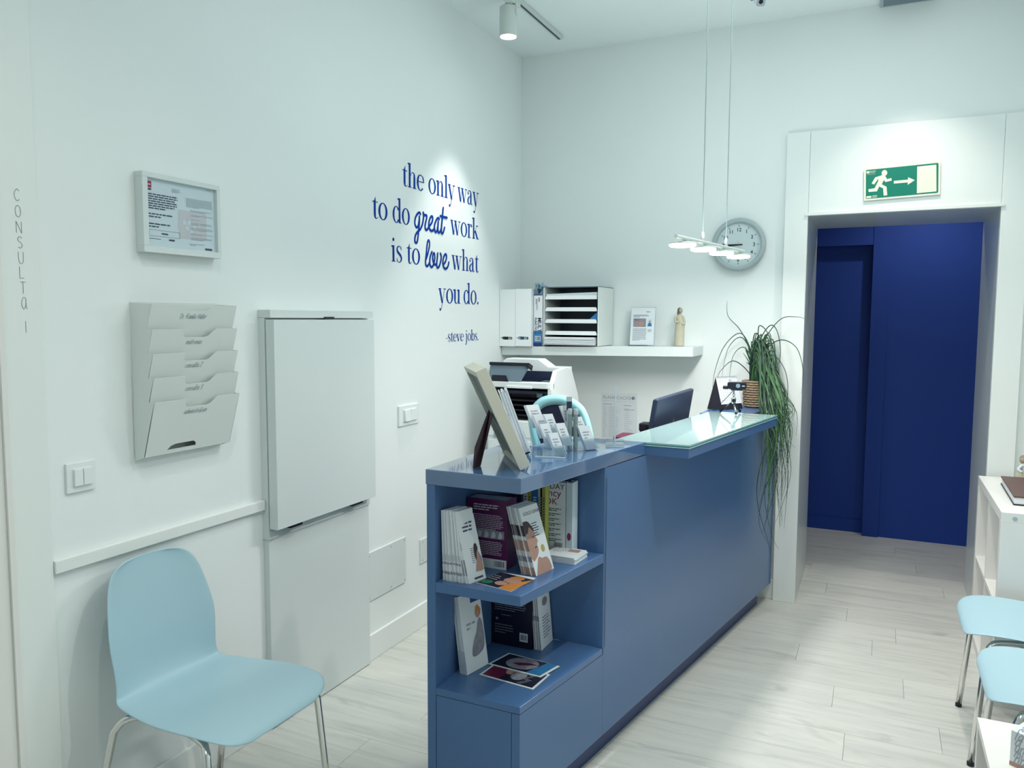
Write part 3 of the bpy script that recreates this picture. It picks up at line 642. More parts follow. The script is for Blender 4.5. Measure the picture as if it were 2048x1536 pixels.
# light switches
def switch(name, y0, y1, z0, z1, label, tilt):
    s = thing(name, label, 'light switch', (0, (y0 + y1) / 2, z0), 0, None)
    MB().box(0, .009, y0, y1, z0, z1).build('cover_plate', 'plastw', s, bev=.002)
    W, H = y1 - y0, z1 - z0; m = .19
    MB().box(.009, .011, y0 + W * m, y1 - W * m * .7, z0 + H * m, z1 - H * m).build('inner_frame', 'plastw', s)
    for j in (0, 1):
        c0 = y0 + W * (m + .02) + j * W * .31; c1 = c0 + W * .285; tl = tilt[j]
        MB().para((.011, c0, z0 + H * (m + .03)), (.006 + tl, 0, 0), (0, c1 - c0, 0), (-tl * .9, 0, H * (1 - 2 * m - .06))).build('rocker', 'plastw', s, bev=.001)
    return s
switch('light_switch', -2.955, -2.869, 1.023, 1.105, 'double light switch left of the file rack, above the chair rail', (0, 0))
switch('light_switch', -1.342, -1.172, 1.006, 1.100, 'double light switch between white wall cabinet and reception counter', (.006, .002))

# service cabinet on the left wall
cb = thing('wall_cabinet', 'tall shallow white service cabinet with black finger latches on left wall', 'cabinet', (0, -1.91, 0))
c0, c1 = -2.216, -1.605
MB().box(0, .056, c0, c1, 1.500, 1.528).build('top_cap', 'lacq', cb, bev=.001)
MB().box(0, .029, c0, c1, .738, 1.4995).build('frame', 'lacq', cb)
MB().box(.033, .071, c0 + .001, c1 - .014, .748, 1.4935).build('door', 'lacq', cb, bev=.0015)
MB().box(0, .031, c0, c1, .708, .738).build('bottom_rail', 'lacq', cb, bev=.001)
MB().box(0, .025, c0 + .004, c1 - .002, .004, .7065).build('lower_panel', 'lacq', cb, bev=.001)
for y0, y1, z in ((-2.145, -2.08, .7385), (-1.775, -1.705, .7385)): MB().box(.0315, .068, y0, y1, z, z + .0085).build('latch', 'black', cb, bev=.001)
MB().box(.050, .0595, -1.925, -1.865, 1.497, 1.5045).build('latch', 'black', cb, bev=.001)
# blank access plates low on the wall
def plate(y0, y1, z0, z1, label):
    p = thing('access_plate', label, 'wall plate', (0, (y0 + y1) / 2, z0), 0)
    MB().box(0, .008, y0, y1, z0, z1).build('plate', 'lacq', p, bev=.001)
    mb = MB()
    for yy in (y0 + .018, (y0 + y1) / 2 + .03, y1 - .012):
        for zz in (z0 + .014, z1 - .014): mb.lathe([(.0, .0095), (.0032, .0092), (.0034, .0075)], (0, yy, zz), 8, 'X')
    mb.build('screws', 'alu', p)['kind'] = 'stuff'
plate(-1.602, -1.293, .268, .484, 'large blank white access plate on left wall beside the service cabinet')
plate(-1.163, -.99, .315, .433, 'small blank white access plate on left wall behind the counter')

# =================================================================== RECEPTION COUNTER
def ox(y): return 1.093 + 0.1722 * (y + 2.386)      # outer (public) face line of the counter
ZT = 1.060; YN = -2.386; YB = -1.900; YE = -0.034
ct = thing('reception_counter', 'blue-grey lacquered reception counter with open corner niches of books', 'counter', (1.1, -1.3, 0))
MB().box(.789, .8175, YN, YB, 0, 1.0145).build('side_panel', 'counter', ct, bev=.001)
MB().zprism([(.786, YN - .001), (1.0935, YN - .001), (ox(-1.602), -1.602), (1.108, -1.600), (.945, -1.585), (.885, -1.897), (.786, -1.897)], 1.0150, ZT).build('bench_top', 'countertop', ct, bev=.002)
MB().zprism([(.818, YN), (1.0935, YN), (ox(-1.9025), -1.9025), (.818, -1.9025)], .695, .7250).build('niche_shelf', 'counter', ct, bev=.0012)
MB().zprism([(.818, YN), (1.0935, YN), (ox(-1.9025), -1.9025), (.818, -1.9025)], .3805, .4020).build('niche_shelf', 'counter', ct, bev=.0012)
MB().zprism([(.818, -1.902), (ox(-1.902) - .0, -1.902), (ox(-1.885), -1.885), (.818, -1.885)], .402, 1.0145).build('niche_back', 'counter', ct)
MB().box(.8192, 1.0660, YN + .0005, YN + .018, .095, .3790).build('end_panel', 'counter', ct, bev=.0008)
MB().zprism([(1.0675, YN + .0005), (1.0932, YN + .0005), (ox(-1.898), -1.898), (ox(-1.898) - .026, -1.898)], .095, .3790).build('front_panel', 'counter', ct, bev=.0008)
MB().zprism([(ox(-1.8975) - .026, -1.8975), (ox(-1.8975), -1.8975), (ox(YE), YE), (ox(YE) - .026, YE)], .095, 1.0115).build('front_panel', 'counter', ct, bev=.0008)
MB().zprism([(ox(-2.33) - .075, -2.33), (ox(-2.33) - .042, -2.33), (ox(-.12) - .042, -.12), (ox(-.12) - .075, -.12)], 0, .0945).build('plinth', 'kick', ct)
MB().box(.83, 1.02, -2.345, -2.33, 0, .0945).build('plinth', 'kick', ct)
MB().zprism([(1.110, -1.5995), (1.384, -1.6035), (1.559, -.547), (1.2555, -.526)], 1.0120, 1.0465).build('overhang_slab', 'counter', ct, bev=.001)
MB().zprism([(1.200, -.5255), (ox(-.546) + .004, -.545), (ox(YE) - .002, YE), (1.21, YE)], 1.0120, 1.0475).build('rear_slab', 'counter', ct, bev=.001)
gl = thing('glass_counter_top', 'pale green-edged glass sheet lying on the raised counter overhang', 'glass top', (1.33, -1.07, 1.047))
gp = [(1.1085, -1.6005), (1.3865, -1.6045), (1.561, -.546), (1.254, -.5245)]
MB().zprism(gp, 1.0550, 1.0600).build('glass_sheet', 'glasstop', gl)
MB().zprism(gp, 1.0500, 1.0550).build('glass_edge', 'glassedge', gl)
gi = [(1.1075, -1.6015), (1.3875, -1.6055), (1.562, -.5455), (1.253, -.5240)]
MB().zprism(gi, 1.0470, 1.0500).build('glass_arris', 'glasslight', gl)

# ---- leaflets and books in the niches
def leaf(base, d, top_dx, width, hgt, th, z, mt='paper', name='leaflet'):
    """a standing leaflet: foot corner base (x,y), plan direction d (deg from +y towards +x), leaning by top_dx in x"""
    U = Vector((math.sin(R(d)), math.cos(R(d)), 0)); H = Vector((top_dx, 0, math.sqrt(max(hgt ** 2 - top_dx ** 2, .0001)))); T = Vector((U.y, -U.x, 0)) * th
    return MB().para(Vector((base[0], base[1], z)), U * width, T, H), U, H.normalized(), T
def leaf_stack(n, x0, x1, y, d, l0, l1, width, hgt, z, label, group, stripes=None, cover=None, mt='paper', lab_front=None):
    last = None
    for i in range(n):
        k = i / max(n - 1, 1); bx = x0 + (x1 - x0) * k; ld = l0 + (l1 - l0) * k; th = (x1 - x0) / max(n - 1, 1) * .82
        front = (i == n - 1)
        mb, U, H, T = leaf((bx, y + random.uniform(-.003, .003)), d, ld, width, hgt * random.uniform(.985, 1.0), th, z)
        o = mb.build('leaflet', 'paper2' if (i % 3 == 1 and not front) else mt)
        tag(o, lab_front if (front and lab_front) else label, 'leaflet', group)
        for (h0, h1, m_) in (stripes or ()):
            N_ = -U; P_ = mb.v[0]; Hv = (mb.v[4] - mb.v[0])
            eo = MB().add([P_ + Hv * h0 + N_ * .0003, P_ + T + Hv * h0 + N_ * .0003, P_ + T + Hv * h1 + N_ * .0003, P_ + Hv * h1 + N_ * .0003], [(0, 1, 2, 3)]); eo.build('printed_edge', m_, o, smooth='keep')
        if front and cover:
            cover(o, mb.v[0] + T + Vector((0, 0, 0)), U, H, width, hgt)
    return
def spine_band(o, mb): pass
def cover_woman(o, O, U, H, w, h):
    mb = MB(); text_lines(mb, w * .22, h * .90, w * .66, 3, h * .055, h * .026, O, U, H, 5, .2); text_lines(mb, w * .42, h * .50, w * .42, 8, h * .030, h * .010, O, U, H, 6, .2); mb.rect(w * .35, h * .035, w * .85, h * .065, O, U, H); mb.flat('printed_text', 'ink', o)
    MB().decal([(w * .50, h * .14), (w * .97, h * .14), (w * .97, h * .34), (w * .80, h * .46)], O, U, H, .0003).flat('printed_backdrop', 'prgrey', o)
    MB().decal(blob([(w * .60, h * .15), (w * .90, h * .14), (w * .95, h * .24), (w * .86, h * .32), (w * .84, h * .40), (w * .78, h * .45), (w * .70, h * .42), (w * .68, h * .33), (w * .62, h * .25)]), O, U, H, .0006).flat('printed_figure', 'skin', o)
    MB().decal(blob([(w * .60, h * .38), (w * .68, h * .32), (w * .74, h * .42), (w * .84, h * .47), (w * .78, h * .555), (w * .64, h * .53)]), O, U, H, .0008).flat('printed_hair', 'hair', o)
def cover_face(o, O, U, H, w, h):
    mb = MB(); tv, tf = font_text('GOLD LUNA', w * .15); mb.mesh2d((tv, tf), O + U * (w * .14) + H * (h * .865), U, H, .0006)
    for i, s in enumerate((.30, .26, .34, .32, .22, .30)): mb.rect(w * .42, h * (.72 - i * .036), w * (.42 + s), h * (.733 - i * .036), O, U, H)
    mb.flat('printed_text', 'ink', o)
    MB().decal([(0, h * .26)] + [(p.x, p.y) for p in crom([(w * .10, h * .20), (w * .34, h * .26), (w * .47, h * .34), (w * .46, h * .42), (w * .54, h * .47), (w * .47, h * .54), (w * .44, h * .63), (w * .26, h * .72), (0, h * .73)], 5)], O, U, H, .0003).flat('printed_face', 'skin', o)
    MB().decal([(p.x, p.y) for p in crom([(0, h * .60), (w * .14, h * .62), (w * .26, h * .69), (w * .42, h * .62), (w * .45, h * .66), (w * .26, h * .775), (0, h * .785)], 5)], O, U, H, .0006).flat('printed_hair', 'hair', o)
    MB().decal([(p.x, p.y) for p in crom([(w * .06, 0), (w * .82, 0), (w * .90, h * .10), (w * .78, h * .20), (w * .54, h * .21), (w * .36, h * .24), (w * .22, h * .14)], 5)], O, U, H, .0005).flat('printed_shoulder', 'skin', o)
    fe = MB(); fe.decal([(w * .26, h * .545), (w * .36, h * .525), (w * .40, h * .540), (w * .34, h * .550)], O, U, H, .0008); fe.decal([(w * .30, h * .375), (w * .42, h * .385), (w * .40, h * .40), (w * .32, h * .395)], O, U, H, .0008); fe.flat('printed_features', 'hair', o)
    MB().decal(ellp(w * .70, h * .34, w * .10, h * .055, 18), O, U, H, .0006).flat('gold_seal', 'gold', o)
def cover_belly(o, O, U, H, w, h):
    MB().rect(w * .52, h * .86, w * .94, h * .985, O, U, H, .0006).flat('blue_badge', 'navypr', o)
    mb = MB(); text_lines(mb, w * .22, h * .62, w * .42, 2, h * .055, h * .026, O, U, H, 9, .1); mb.flat('printed_text', 'greyink', o)
    MB().decal(blob([(w * .34, h * .20), (w * .62, h * .18), (w * .92, h * .26), (w * .96, h * .50), (w * .88, h * .63), (w * .74, h * .60), (w * .64, h * .48), (w * .44, h * .36)]), O, U, H, .0004).flat('printed_dress', 'prgrey', o)
    MB().decal(ellp(w * .78, h * .71, w * .12, h * .07, 14), O, U, H, .0005).flat('printed_head', 'skin', o)
    MB().decal([(w * .68, h * .72), (w * .78, h * .745), (w * .90, h * .66), (w * .94, h * .74), (w * .82, h * .81), (w * .70, h * .79)], O, U, H, .0007).flat('printed_hair', 'orange', o)
def cover_lines(o, O, U, H, w, h):
    mb = MB(); text_lines(mb, w * .25, h * .95, w * .6, 3, h * .045, h * .014, O, U, H, 11, .2); text_lines(mb, w * .25, h * .48, w * .62, 8, h * .045, h * .014, O, U, H, 12, .3); mb.flat('printed_text', 'ink', o)
    MB().decal(ellp(w * .55, h * .70, w * .22, h * .07, 16), O, U, H, .0004).flat('printed_emblem', 'prgrey', o)
Z1, Z2 = .7255, .4025
leaf_stack(15, .829, .893, -2.360, 13, -.006, -.022, .072, .213, Z1, 'white leaflet standing in the packed row at the left of the upper niche', 'white leaflets standing in the upper niche', stripes=((.10, .14, 'prgrey'), (.24, .27, 'prgrey'), (.29, .38, 'paper2')))
leaf_stack(5, .898, .914, -2.358, 15, -.040, -.044, .074, .198, Z1, 'grey-white leaflet leaning on the packed row in the upper niche', 'leaflets leaning on the row', stripes=((.12, .36, 'prgrey'), (.5, .62, 'paper2')), cover=cover_woman, lab_front='front leaflet with a pregnant woman printed on its cover, upper niche')
leaf_stack(13, 1.016, 1.062, -2.209, 11.4, -.052, -.060, .097, .212, Z1, 'tall white leaflet in the slanting stack against the books, upper niche', 'slanting leaflets in the upper niche', stripes=((.0, .12, 'skin'), (.20, .28, 'prgrey'), (.36, .52, 'skin'), (.58, .74, 'hair')), cover=cover_face, lab_front='front leaflet with a woman\'s sleeping face and gold seal, upper niche')
for i in range(5):
    a = random.uniform(-2, 2)
    o = MB().para((1.022 + random.uniform(-.003, .003), -2.056 + i * .001, Z1 + i * .0042), (.108, -.002, 0), (.006, .10, 0), (0, 0, .0034)).build('leaflet', 'paper')
    tag(o, 'white leaflet in the flat pile at the right end of the upper niche', 'leaflet', 'flat pile of leaflets in the upper niche')
    if i == 4:
        o['label'] = 'topmost leaflet, pink marked, of the flat pile in the upper niche'
        MB().rect(.060, .062, .098, .090, (1.022, -2.055, Z1 + i * .0042 + .0034), XU, YU, .0006).flat('pink_print', 'skin', o)
        mb = MB(); text_lines(mb, .012, .085, .06, 4, .011, .004, (1.022, -2.055, Z1 + i * .0042 + .0034), XU, YU, 44, .3); mb.flat('printed_text', 'greyink', o)
leaf_stack(4, .836, .858, -2.270, 12, -.028, -.034, .104, .245, Z2, 'pale leaflet leaning at the left of the lower niche', 'leaflets at the left of the lower niche', stripes=((.0, .3, 'paper2'),), cover=cover_belly, lab_front='front leaflet with a pregnant woman in grey and a blue badge, lower niche')
leaf_stack(9, .974, .998, -2.008, 0, -.014, -.020, .100, .215, Z2, 'white leaflet standing in the small row right of the black book', 'leaflets right of the black book', stripes=((.46, .54, 'prgrey'),), cover=cover_lines, lab_front='front white leaflet with a round emblem, right of the black book')
# books
def book(name, x0, x1, y0, y1, z, h, mt, label, grp=None, pages=True):
    b = thing(name, label, 'book', ((x0 + x1) / 2, (y0 + y1) / 2, z), 0, grp)
    MB().box(x0, x1, y0, y0 + .002, z, z + h).build('front_cover', mt, b); MB().box(x0, x1, y1 - .002, y1, z, z + h).build('back_cover', mt, b)
    MB().box(x1 - .002, x1, y0 + .002, y1 - .002, z, z + h).build('spine', mt, b)
    MB().box(x0 + .003, x1 - .002, y0 + .002, y1 - .002, z + .002, z + h - .003).build('pages', 'paper', b)
    return b
b = book('book', .822, .962, -2.198, -2.130, Z1, .217, 'purple', 'thick plum book with a white barcode strip, upper niche')
O = (.822, -2.1982, Z1); mb = MB(); text_lines(mb, .024, .200, .094, 3, .0075, .0038, O, XU, ZU, 51, .3); text_lines(mb, .014, .168, .114, 9, .0056, .0022, O, XU, ZU, 52, .1); text_lines(mb, .014, .084, .112, 9, .0056, .0022, O, XU, ZU, 53, .12); mb.flat('printed_text', 'pinkpr', b)
MB().rect(.010, .094, .130, .120, O, XU, ZU).flat('photo_strip', 'prgrey', b)
mb = MB()
for i in range(5): mb.decal(blob([(.014 + i * .024, .096), (.026 + i * .024, .098), (.028 + i * .024, .108 + .003 * (i % 2)), (.020 + i * .024, .117), (.015 + i * .024, .106)]), O, XU, ZU, .0007)
mb.flat('photo_faces', 'paper2', b)
MB().rect(.0, .0, .138, .030, O, XU, ZU).flat('barcode_strip', 'paper', b)
mb = MB(); barcode(mb, .096, .007, .034, .018, O, XU, ZU, 4); mb.rect(.030, .008, .046, .022, O, XU, ZU, .0007); mb.flat('barcode', 'ink', b)
b = book('book', .902, 1.062, -1.962, -1.935, Z1, .238, 'paper', 'white book with magenta and navy title lettering, back of upper niche')
O = (.902, -1.9622, Z1); mb = MB(); tv, tf = font_text('pregnancy', .034); mb.mesh2d((tv, tf), (O[0] + .005, O[1], O[2] + .190), XU, ZU, .0005); tv, tf = font_text('BOOK', .030); mb.mesh2d((tv, tf), (O[0] + .045, O[1], O[2] + .163), XU, ZU, .0005); mb.flat('title_lettering', 'magenta', b)
mb = MB(); tv, tf = font_text('DAY-BY-DAY', .026); mb.mesh2d((tv, tf), (O[0] + .004, O[1], O[2] + .215), XU, ZU, .0005)
for i in range(7): text_lines(mb, .098, .150 - i * .017, .05, 2, .006, .0028, O, XU, ZU, 60 + i, .2)
barcode(mb, .120, .012, .03, .024, O, XU, ZU, 8); mb.flat('printed_text', 'ink', b)
b = book('book', 1.0645, 1.086, -1.962, -1.912, Z1, .240, 'paperb', 'pale book edge-on beside the white title book, upper niche')
mb = MB(); mb.decal(ellp(.011, .06, .007, .013, 14), (1.0645, -1.9622, Z1), XU, ZU, .0006); mb.flat('magenta_seal', 'magenta', b)
for i, (x0, x1, mt, lb) in enumerate(((.926, .941, 'paper', 'slim white book spine behind the slanting leaflets, left of the yellow-green one'), (.942, .954, 'yellow', 'slim yellow-green book spine next to the blue one, upper niche'), (.955, .978, 'prblue', 'blue book spine between yellow and cream spines, upper niche'), (.979, .986, 'cream', 'thin cream book spine right of the blue one, upper niche'), (.987, .992, 'blackbk', 'thin black book spine among pale spines, upper niche'), (.993, 1.005, 'yellow', 'yellow book spine overlapping the white title book, upper niche'))):
    b = book('book', x0, x1, -1.997, -1.9655, Z1, .222 + .006 * (i % 3), mt, lb)
    mb = MB(); text_lines(mb, (x1 - x0) * .3, .19, (x1 - x0) * .5, 12, .009, .004, (x0, -1.9972, Z1), XU, ZU, 80 + i, .2); mb.flat('printed_text', 'paper' if mt in ('prblue', 'blackbk') else 'ink', b)
b = book('book', .822, .968, -2.018, -1.955, Z2, .238, 'blackbk', 'thick black book with pale print and a barcode, lower niche')
O = (.822, -2.0182, Z2); mb = MB(); text_lines(mb, .010, .215, .118, 3, .0075, .0028, O, XU, ZU, 91, .1); text_lines(mb, .010, .186, .118, 2, .0075, .0024, O, XU, ZU, 92, .1); text_lines(mb, .010, .160, .118, 6, .0075, .0024, O, XU, ZU, 93, .1); text_lines(mb, .035, .105, .06, 1, .008, .0024, O, XU, ZU, 94, .1); text_lines(mb, .010, .070, .07, 4, .009, .0022, O, XU, ZU, 95, .1); mb.decal([(.018, .082), (.024, .088), (.018, .094), (.012, .088)], O, XU, ZU); mb.flat('printed_text', 'greyink', b)
MB().rect(.102, .022, .132, .052, O, XU, ZU).flat('barcode_label', 'paper', b); mb = MB(); barcode(mb, .106, .028, .022, .018, O, XU, ZU, 7); mb.flat('barcode', 'ink', b)
mb = MB(); text_lines(mb, .012, .20, .012, 14, .010, .005, (.968, -2.010, Z2), YU, ZU, 97, .2); mb.flat('spine_text', 'greyink', b)
# postcards
def card(pts, z, label, base_m, thick=.0012):
    t = thing('postcard', label, 'postcard', (pts[0][0], pts[0][1], z))
    MB().zprism(pts, z, z + thick).build('card', base_m, t)
    O = Vector((pts[0][0], pts[0][1], z + thick)); U = Vector((pts[1][0] - pts[0][0], pts[1][1] - pts[0][1], 0)); V = Vector((pts[3][0] - pts[0][0], pts[3][1] - pts[0][1], 0))
    return t, O, U, V
t, O, U, V = card([(.929, -2.340), (1.054, -2.364), (1.072, -2.226), (.951, -2.222)], Z1, 'glossy postcard of orange-lit faces lying flat in the upper niche', 'paper')
MB().rect(.01, .01, .99, .99, O, U, V).flat('dark_print', 'prblack', t); MB().decal([(.62, .01), (.99, .01), (.99, .98), (.80, .62), (.66, .40)], O, U, V, .0006).flat('orange_panel', 'orange', t)
MB().decal(ellp(.62, .62, .22, .20, 18), O, U, V, .0008).flat('printed_face', 'skin', t); MB().decal(ellp(.50, .32, .16, .15, 16), O, U, V, .0008).flat('printed_face', 'skin', t)
MB().decal([(.44, .78), (.62, .72), (.80, .80), (.78, .94), (.52, .96)], O, U, V, .001).flat('printed_hair', 'orange', t); MB().decal(ellp(.16, .22, .14, .13, 16), O, U, V, .0007).flat('green_emblem', 'prgreen', t)
mb = MB()
for i in range(14): mb.rect(.04 + .05 * (i % 5), .45 + .12 * (i // 5), .07 + .05 * (i % 5), .48 + .12 * (i // 5), O, U, V, .0006)
mb.flat('white_flecks', 'paper', t)
t, O, U, V = card([(.895, -2.255), (1.085, -2.273), (1.093, -2.160), (.905, -2.145)], Z2, 'white-edged postcard with a dark red and black picture, lower niche', 'paper')
MB().rect(.04, .06, .96, .94, O, U, V).flat('dark_print', 'prblack', t); MB().decal([(.04, .06), (.34, .06), (.42, .94), (.04, .94)], O, U, V, .0006).flat('red_panel', 'prred', t)
MB().decal(ellp(.58, .5, .13, .28, 18), O, U, V, .0008).flat('pale_disc', 'prgrey', t); MB().decal(ellp(.40, .62, .08, .2, 14), O, U, V, .0008).flat('printed_figure', 'skin', t)
mb = MB()
for i in range(9): mb.rect(.66 + .03 * (i % 4), .12 + .07 * i, .76 + .02 * (i % 5), .13 + .07 * i, O, U, V, .0008)
mb.flat('white_scribble', 'paper', t)
t, O, U, V = card([(.888, -2.181), (1.076, -2.195), (1.101, -2.098), (.913, -2.078)], Z2 + .0025, 'white-edged postcard with a pale oval and blue corner, lying on the other one', 'paper')
MB().rect(.04, .06, .96, .94, O, U, V).flat('dark_print', 'prblack', t); MB().decal([(.70, .06), (.96, .06), (.96, .94), (.78, .94)], O, U, V, .0006).flat('blue_panel', 'prblue', t)
MB().decal(ellp(.46, .52, .28, .40, 22), O, U, V, .0008).flat('pale_oval', 'prgrey', t); MB().decal([(.30, .40), (.46, .36), (.60, .52), (.74, .62), (.58, .66), (.40, .56)], O, U, V, .0010).flat('red_figure', 'prred', t)

# ---- on the bench: easel frame seen from behind
ef = thing('easel_frame', 'cream easel-back picture frame standing on the counter, seen from behind', 'picture frame', (1.047, -2.289, ZT))
az, th = R(35.56), R(24.61); Bp = Vector((1.0468, -2.2886, ZT + .0003)); WD, TK, HT = .2708, .0337, .3165
n0 = Vector((math.cos(az), math.sin(az), 0)); Uw = Vector((-math.sin(az), math.cos(az), 0)); Nn = n0 * math.cos(th) + Vector((0, 0, 1)) * math.sin(th); Uh = -n0 * math.sin(th) + Vector((0, 0, 1)) * math.cos(th)
bw = .017
MB().para(Bp, Uw * bw, Nn * TK, Uh * HT).build('frame_stile', 'cream', ef, bev=.001); MB().para(Bp + Uw * (WD - bw), Uw * bw, Nn * TK, Uh * HT).build('frame_stile', 'cream', ef, bev=.001)
MB().para(Bp + Uw * bw, Uw * (WD - 2 * bw), Nn * TK, Uh * bw).build('frame_rail', 'cream', ef, bev=.001); MB().para(Bp + Uw * bw + Uh * (HT - bw), Uw * (WD - 2 * bw), Nn * TK, Uh * bw).build('frame_rail', 'cream', ef, bev=.001)
MB().para(Bp + Uw * bw + Uh * bw + Nn * .012, Uw * (WD - 2 * bw), Nn * .004, Uh * (HT - 2 * bw)).build('backing_board', 'board', ef)
MB().para(Bp + Uw * bw + Uh * bw + Nn * .022, Uw * (WD - 2 * bw), Nn * .002, Uh * (HT - 2 * bw)).build('picture_print', 'paperb', ef)
# strut: from the middle of the backing board down to the bench on the left
cor = [Vector(p) for p in ((.911, -2.322, ZT + .0008), (.908, -2.270, ZT + .0008), (.9065, -2.163, 1.2450), (.862, -2.100, 1.236), (.879, -2.249, 1.1105))]
ct_ = sum((p for p in cor), Vector()) / 5; ofs = Vector((-.0035, .0005, 0))
MB().add(cor + [p + ofs for p in cor], [(0, 1, 2, 3, 4), (9, 8, 7, 6, 5)] + [(i, (i + 1) % 5, 5 + (i + 1) % 5, 5 + i) for i in range(5)]).build('easel_strut', 'brownleg', ef)
# acrylic holder with leaflets behind it
lh = thing('leaflet_holder', 'clear acrylic holder with leaflets behind the easel frame on the counter', 'leaflet holder', (.94, -1.99, ZT))
az2 = R(28); u2 = Vector((-math.sin(az2), math.cos(az2), 0)); nn2 = Vector((math.cos(az2), math.sin(az2), 0)); lean = R(20)
N2 = nn2 * math.cos(lean) + Vector((0, 0, 1)) * math.sin(lean); H2 = -nn2 * math.sin(lean) + Vector((0, 0, 1)) * math.cos(lean); B2 = Vector((.945, -2.060, ZT + .0005))
MB().para(B2 - u2 * .006 - N2 * .003, u2 * .118, N2 * .003, H2 * .17).build('back_wall', 'acryl', lh); MB().para(B2 - u2 * .006 + N2 * .032, u2 * .118, N2 * .003, H2 * .075).build('front_lip', 'acryl', lh); MB().para(B2 - u2 * .006, u2 * .118, N2 * .032, H2 * .003).build('floor_plate', 'acryl', lh)
for i in range(7):
    o = MB().para(B2 + N2 * (.002 + i * .0042) + H2 * .004, u2 * .104, N2 * .0034, H2 * (.212 - (.006 if i % 3 == 1 else 0))).build('leaflet', 'paper2' if i % 2 else 'paper')
    tag(o, 'pale leaflet in the clear holder behind the easel frame', 'leaflet', 'leaflets in the clear holder on the counter')
# card holder with stacks of business cards
ch = thing('card_holder', 'clear acrylic business-card stand on the counter in front of the office chair', 'card holder', (1.03, -1.95, ZT))
MB().para((.995, -2.062, ZT + .0004), (.095, .020, 0), (-.0012, .006, 0), (0, 0, .003)).build('foot_rail', 'frost', ch); MB().para((.985, -1.90, ZT + .0004), (.105, .022, 0), (-.0012, .006, 0), (0, 0, .003)).build('foot_rail', 'frost', ch)
CARDS = [  # plan x, y, foot height, width, tall, thick
    (.935, -1.93, .075, .050, .082, .016, 'card'), (.975, -1.955, .045, .052, .084, .018, 'card'), (1.018, -2.010, .030, .036, .078, .012, 'card'), (1.010, -1.955, .055, .034, .078, .012, 'card'),
    (1.060, -2.035, .004, .036, .080, .014, 'card'), (1.060, -1.975, .028, .036, .080, .012, 'card'), (1.020, -1.835, .070, .030, .080, .010, 'card'), (1.075, -1.850, .045, .030, .070, .010, 'card'), (1.100, -1.870, .004, .048, .085, .014, 'card')]
hz = R(20)
for i, (x, y, z0, wd, tall, tk, _) in enumerate(CARDS):
    ang = R(58); U = Vector((math.cos(ang), math.sin(ang), 0)); Bk = Vector((-math.sin(ang), math.cos(ang), 0)); Hh = (Vector((0, 0, 1)) * math.cos(hz) + Bk * math.sin(hz) * .4 - U * math.sin(hz)).normalized(); T = U.cross(Hh).normalized() * -1
    P0 = Vector((x, y, ZT + z0))
    MB().para(P0 - U * .003 - T * .002 - Vector((0, 0, .001)), U * (wd + .006), T * -.002, Hh * (tall * .45)).build('pocket_front', 'acryl', ch)
    if z0 > .01: MB().para(P0 - U * .003 + T * (tk + .004) - Vector((0, 0, z0 - .0045)), U * (wd + .006), T * .002, Vector((0, 0, z0 + tall * .5))).build('pocket_back', 'acryl', ch)
    o = thing('card_stack', ['stack of white business cards, leftmost in the clear stand', 'wide stack of white business cards, second from left in the stand', 'narrow card stack in the middle of the clear stand', 'card stack behind the middle one in the clear stand', 'lowest front card stack in the clear stand', 'card stack right behind the lowest front one', 'tall card stack left of the two grey tubes', 'small card stack right of the two grey tubes', 'rightmost slanting card stack in the clear stand'][i], 'business cards', tuple(P0), 0, 'business cards in the clear stand')
    nsub = 4
    for k in range(nsub): MB().para(P0 + T * (tk * k / nsub) - Hh * (.001 * (k % 2)), U * wd, T * (tk / nsub * .86), Hh * tall).build('card', 'paper', o)
    mb = MB(); text_lines(mb, wd * .2, tall * .75, wd * .6, 3, tall * .12, tall * .04, P0, U, Hh, 200 + i, .3, .0004)
    mb.v = [p - T * .0008 for p in mb.v]; mb.flat('printed_text', 'greyink', o)
for i, (x, y, lb) in enumerate(((1.045, -1.885, 'left of two grey-green cosmetic tubes standing among the cards'), (1.064, -1.880, 'right of two grey-green cosmetic tubes standing among the cards'))):
    tb = thing('cosmetic_tube', lb, 'tube', (x, y, ZT), 0, 'grey-green tubes among the cards')
    MB().lathe([(.0075, 0), (.0078, .004), (.0078, .118)], (x, y, ZT + .0045), 16).build('tube_body', mat('grey_green_tube', (.20, .28, .27, 1), .35, noise=(9, .02)) if i == 0 else bpy.data.materials['grey_green_tube'], tb, smooth=False)
    MB().lathe([(.0082, .118), (.0082, .130), (.0065, .136)], (x, y, ZT + .0045), 16).build('tube_cap', 'silverp', tb)
pb = thing('pen_box', 'slim silver carton standing up behind the grey-green tubes', 'box', (1.030, -1.840, ZT))
MB().para((1.020, -1.850, ZT + .0045), (.016, .008, 0), (-.008, .016, 0), (0, 0, .172)).build('carton', 'silverp', pb, bev=.0008); MB().para((1.0195, -1.8505, ZT + .13), (.0163, .008, 0), (-.0001, -.0001, 0), (0, 0, .03)).build('carton_band', 'darkgrey', pb)
